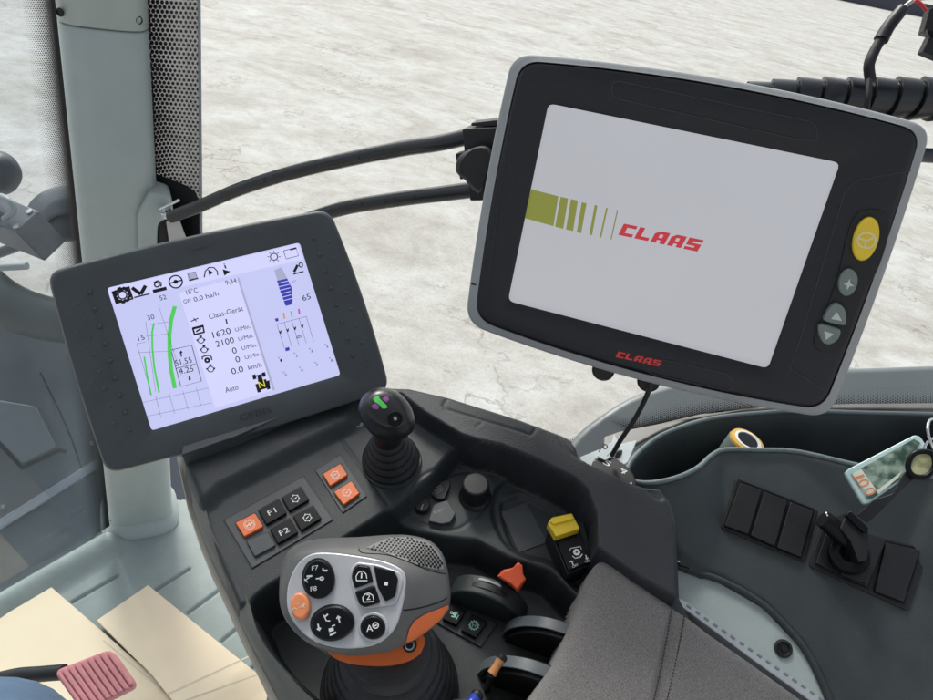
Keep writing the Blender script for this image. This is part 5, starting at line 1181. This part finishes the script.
# trimmed along the visible lower edge
low_px = [(588, 470), (600, 500), (640, 540), (678, 566), (721, 580), (764, 605), (802, 645), (822, 682), (834, 715), (845, 760)]
P3 = [PS.P(x, y, 0) for x, y in low_px]; lowuv = [((p-PZ.o).dot(PZ.u), (p-PZ.o).dot(PZ.v)) for p in P3]
polyk = Fs.poly(rim_out[:11], 0.)+[(.6, .1), (.6, -.5)]+lowuv[::-1]
dk = sdf(Fs.U, Fs.V, polyk); Fs.H -= .008*sstep((dk+.005)/.006)
Fs.build('console_shell', M_CON2, sc, dk < .0012)
tube('lower_edge', [PS.P(x, y, -.0035) for x, y in spl(low_px, 5, False)], .0034, M_CON2, sc, sm=0, n=14)
# lip around the tray, paler than the shell
edge = spl(tray, 3)
tube('tray_lip', [PZ.P(x, y, .0005) for x, y in spl([(960, 415), (870, 413), (800, 411), (760, 413), (720, 417), (690, 424), (660, 436), (641, 450), (630, 463), (627, 473), (634, 481), (648, 483), (668, 480), (686, 474), (700, 466), (712, 455), (726, 449.5), (760, 450), (800, 452), (870, 468), (932, 477)], 3, False)], .0024, plastic('pale_lip_plastic', (.13, .165, .17), .42, .2, 900, .15), sc, sm=0, n=10)
def s8(X, Y): return (580+X/2.592, 360+Y/2.592)
sp1 = [(736.5, 477.5), (818.5, 509.5), (805, 562.5), (721, 528.5)]
slab('switch_panel', rnd(sp1, 3), PS, .0022, .004, M_MBK, sc, .0010)
cols3 = [((740.5, 482.5), (761.5, 490), (748.5, 534), (725, 525.5)), ((764.5, 491.5), (787.5, 500.5), (775, 546), (751, 535.5)), ((790.5, 502), (813.5, 511), (801, 557), (777.5, 547.5))]
for i, q_ in enumerate(cols3): slab('blank_switch', rnd(list(q_), 1.2), PS, .0058, .005, M_MBK, sc, .0014); slab('switch_gap', rnd(scale_px(q_, 1.08), 1.2), PS, .0026, .001, M_BLK, sc)
sp2 = [(824, 522), (929.5, 549), (909, 611), (809, 566)]
slab('switch_panel', rnd(sp2, 4), PS, .0022, .004, M_MBK, sc, .0010)
for q_ in [((828, 528), (856, 536), (842, 575), (816, 563)), ((858, 536), (880, 541), (868, 587), (843, 576)), ((886, 542.5), (920, 550), (904, 602), (875, 591))]:
    slab('switch_gap', rnd(scale_px(q_, 1.06), 1.2), PS, .0026, .001, M_BLK, sc); slab('blank_switch', rnd(list(q_), 1.2), PS, .0052, .005, M_MBK, sc, .0014)
# black T-handled key switch
kn = thing('turn_knob', 'black T-handle turn knob with silver pin on the right switch panel', 'knob', PS.P(850, 560, 0))
slab('knob_base', rnd([(841, 574), (868, 584), (886, 539), (862, 534)], 1.5), PS, .010, .009, M_MBK, kn, .0015)
def kp(X, Y): return (780+X/5, 480+Y/5)
lathe('knob_ring', PS.P(*kp(340, 385), .008), (PS.n+RC*-.25+UC*.2), [(.0165, 0), (.0175, .004), (.0165, .010), (.0125, .0125), (.0085, .0120), (.0065, .006), (.0003, .005)], M_BLK, kn, n=40)
slab('knob_grip', rnd([kp(345, 152), kp(442, 240), kp(446, 300), kp(436, 400), kp(395, 410), kp(350, 300), kp(300, 240)], 1.5), PS, .030, .026, M_MBK, kn, .0015)
slab('knob_grip_top', rnd([kp(340, 160), kp(352, 152), kp(444, 238), kp(440, 262), kp(420, 262), kp(330, 176)], 1), PS, .034, .006, M_BLK, kn, .001)
tube('knob_barrel', [PS.P(*kp(215, 195), .024), PS.P(*kp(270, 240), .020), PS.P(*kp(330, 300), .014)], [.0078, .0088, .0088], M_BLK, kn, n=24)
tube('silver_pin', [PS.P(*kp(231, 172), .0335), PS.P(*kp(238, 170), .034)], .0022, M_CHR, kn, sm=0)
# socket in the tray
so_ = thing('power_socket', 'round socket with white and yellow rim lying in the storage tray', 'socket', PZ.P(748, 440, 0))
axs = Vector((.12, -.05, 1)); cs = PZ.P(746, 443, -.006)
lathe('socket_sleeve', cs-axs.normalized()*.05, axs, [(.017, 0), (.0185, .03), (.0185, .050)], M_GBT, so_, n=32)
lathe('yellow_rim', cs, axs, [(.0165, 0), (.0178, .001), (.0172, .0035), (.0140, .0040), (.0136, .003)], plastic('amber_rim', (.62, .36, .06), .4), so_, n=36)
lathe('white_rim', cs+axs.normalized()*.0012, axs, [(.0142, .001), (.0138, .0034), (.0112, .0036), (.0104, .002), (.0100, -.01)], M_CRD if False else plastic('white_rim', (.72, .72, .68), .4), so_, n=36)
lathe('socket_bore', cs+axs.normalized()*.0034, axs, [(.0103, 0), (.0102, .0008), (.0003, .0009)], M_BLK, so_, n=32)
# pale foot cover with bolt
_a, _b, _c = PS.P(685, 568, -.005), PS.P(772, 612, -.005), PS.P(836, 712, -.005); _n = (_b-_a).cross(_c-_a); _n = _n if _n.z > 0 else -_n
PLo = Plane(_a, _n)
cv = thing('pale_cover', 'pale grey-green curved cover with one black bolt between armrest and side console', 'cover', PLo.P(740, 620, 0))
slab('cover_panel', spl([(640, 552), (678, 561), (724, 574), (772, 600), (812, 643), (832, 680), (848, 716), (852, 760), (700, 760), (640, 650)], 4), PLo, 0, .02, M_PAL, cv, .002)
bp_ = PLo.P(783, 648.5, 0); lathe('bolt', bp_, PLo.n, [(.0078, 0), (.0078, .0016), (.0058, .0022), (.0046, .0004), (.0024, .0004), (.0022, .0018), (.0003, .0018)], M_MBK, cv, n=28)
# window sill strip behind the tray
slab('window_sill', [(604, 452), (604, 436), (619, 431), (660, 423), (700, 413.5), (768, 405), (860, 403), (980, 402), (980, 409), (860, 408), (768, 408.5), (720, 412), (690, 419), (660, 431), (632, 446)], Plane(PZ.o+PZ.n*-.004, PZ.n), 0, .005, plastic('brown_grey_sill', (.22, .21, .20), .45, metal=.2), None, .002, label='brownish grey sill strip between the storage tray and the side glass', cat='sill')
# silver label plate and numbered dial near the ridge end
dl_ = thing('numbered_dial', 'black dial numbered 5 and 4 partly hidden behind the console ridge', 'dial', PZ.P(612, 480, .0))
PDl = Plane(PA.P(612, 478, .016), (-.25, -.25, .93))
slab('dial_disc', spl([(592, 463), (597, 457), (607, 455), (619, 460), (630, 469), (636, 481), (634, 500), (605, 505), (590, 485)], 4), PDl, .0, .03, M_MBK, dl_, .0015)
multi('dial_numbers', [text_g('5', PDl, (602.5, 463), (608.5, 466.8), .0056, .0002), text_g('4', PDl, (619, 469), (622.8, 474.5), .0056, .0002), line_g(PDl, [(629, 484), (631, 482), (632, 486)], .0011, .0002), text_g('=', PDl, (592, 463), (596, 461), .003, .0002)], M_WHT, dl_, smooth=False)
PLb = Plane(PA.P(618, 455, .012), (-.15, -.25, .95))
lb = thing('silver_plate', 'silver plate with black printed symbols beside the dial', 'plate', PLb.P(618, 455, 0))
slab('plate_sheet', [(580, 457), (600, 449), (637, 440), (628, 462), (600, 480), (584, 474)], PLb, 0, .003, M_CRD, lb, .0004)
slab('bent_tab', [(597, 456), (603, 448), (612, 442), (614, 434), (621, 446), (613, 456), (605, 460)], PLb, .006, .0012, M_CRD, lb, .0003)
multi('printed_symbols', [circ_g(PLb, 605, 446.5, 2.1, 2.1, .0012, .0062), line_g(PLb, [(599, 452), (601, 448)], .0012, .0062), line_g(PLb, [(607, 456), (611, 452)], .0005, .0062), line_g(PLb, [(609, 457), (613, 453)], .0005, .0062)], M_INK, lb, smooth=False)
slab('dark_mark', spl([(617, 452), (622, 450), (622, 454), (618, 458), (615, 457)], 3), PLb, .0004, .0004, M_INK, lb)

# ================================================================ keys with banknote tag
PK = Plane(at(885, 465, .60), (-.3, -.62, .72))
def t7(X, Y): return (753+X/5.183, 380+Y/5.183)
def q7(*a): return [t7(*p) for p in a]
kt = thing('key_tag', 'clear plastic key tag holding a green banknote print with orange 100', 'key tag', PK.P(885, 465, 0))
tagp = rnd(q7((474, 480), (500, 458), (838, 284), (868, 292), (905, 350), (800, 500), (600, 640), (572, 645)), 2.5)
M_CLR = bpy.data.materials.new('clear_acrylic'); N, L = nodes_of(M_CLR); b = N['Principled BSDF']; b.inputs['Base Color'].default_value = (.50, .66, .66, 1); b.inputs['Roughness'].default_value = .08
nz = N.new('ShaderNodeTexNoise'); nz.inputs['Scale'].default_value = 60; mr = N.new('ShaderNodeMapRange'); mr.inputs[3].default_value = .04; mr.inputs[4].default_value = .25; L.new(nz.outputs['Fac'], mr.inputs[0]); L.new(mr.outputs[0], b.inputs['Roughness'])
slab('acrylic_case', tagp, PK, 0, .005, M_CLR, kt, .001)
M_BN = plastic('banknote_print', (.10, .17, .13), .4, vscale=30); N, L = nodes_of(M_BN); b = N['Principled BSDF']; tc = N.new('ShaderNodeTexCoord'); n = N.new('ShaderNodeTexNoise'); n.inputs['Scale'].default_value = 110; n.inputs['Detail'].default_value = 6; L.new(tc.outputs['Object'], n.inputs['Vector'])
r = N.new('ShaderNodeValToRGB'); e = r.color_ramp.elements; e[0].position = .38; e[0].color = (.02, .07, .05, 1); e[1].position = .66; e[1].color = (.36, .46, .38, 1); L.new(n.outputs['Fac'], r.inputs[0]); L.new(r.outputs[0], b.inputs['Base Color']); b.inputs['Coat Weight'].default_value = .6
slab('banknote', q7((505, 488), (835, 305), (868, 325), (780, 500), (620, 612), (590, 615)), PK, .0005, .0006, M_BN, kt)
multi('banknote_fields', [poly_g(PK, q7((512, 485), (560, 460), (640, 570), (600, 600)), .0007), poly_g(PK, q7((640, 575), (775, 470), (755, 505), (650, 592)), .0007)], plastic('banknote_pale', (.66, .70, .62), .4), kt, smooth=False)
multi('banknote_number', [text_g('1', PK, t7(520, 506), t7(527, 519), .0088, .0009), text_g('0', PK, t7(538, 528), t7(560, 562), .0088, .0009), text_g('0', PK, t7(570, 572), t7(592, 606), .0088, .0009)], plastic('banknote_orange', (.72, .25, .10), .4), kt, smooth=False)
kr_ = thing('key_ring', 'shiny split ring at the right edge joining the tag and the strap', 'key ring', PK.P(935, 440, 0))
def torus(name, c, ax, R_, r_, mat, par, a0=None):
    ax = ax.normalized(); u_ = ax.orthogonal().normalized(); w_ = ax.cross(u_); m = 56
    pts = [c+u_*R_*math.cos(2*math.pi*k/m)+w_*R_*math.sin(2*math.pi*k/m) for k in range(m+1)]; v, f = tube_g(pts, r_, 10); return mesh(name, v, f, mat, par, ang=60)
torus('outer_ring', PK.P(938, 438, .006), PK.n+RC*.9, .0155, .0011, M_CHR, kr_); torus('inner_ring', PK.P(941, 452, .009), PK.n-RC*.7, .0120, .0010, M_CHR, kr_)
ks = thing('key_strap', 'black leather strap with round fob window hanging from the key ring over the console', 'strap', PK.P(900, 480, 0))
PKs = Plane(PK.o+PK.n*.006, PK.n, PK.u)
slab('strap_band', rnd([t7(790, 470), t7(850, 500), (906, 486), (880, 512), (868, 523), (857, 515), (873, 500), t7(720, 590)], 2), PKs, -.001, .002, M_MBK, ks, .0008)
tube('fob_rim', [PKs.P(x, y, .001) for x, y in spl([t7(*p) for p in ((805, 430), (830, 385), (880, 370), (930, 385), (940, 450), (900, 498), (840, 500), (808, 470))], 5)]+[PKs.P(*t7(805, 430), .001)], .0022, M_BLK, ks, sm=0, n=12)
slab('fob_window', spl([t7(*p) for p in ((815, 432), (838, 396), (882, 382), (926, 396), (932, 448), (896, 488), (844, 490), (818, 464))], 4), PKs, .0012, .002, plastic('fob_inlay', (.36, .36, .20), .15, vscale=90, var=.6, coat=.6), ks)
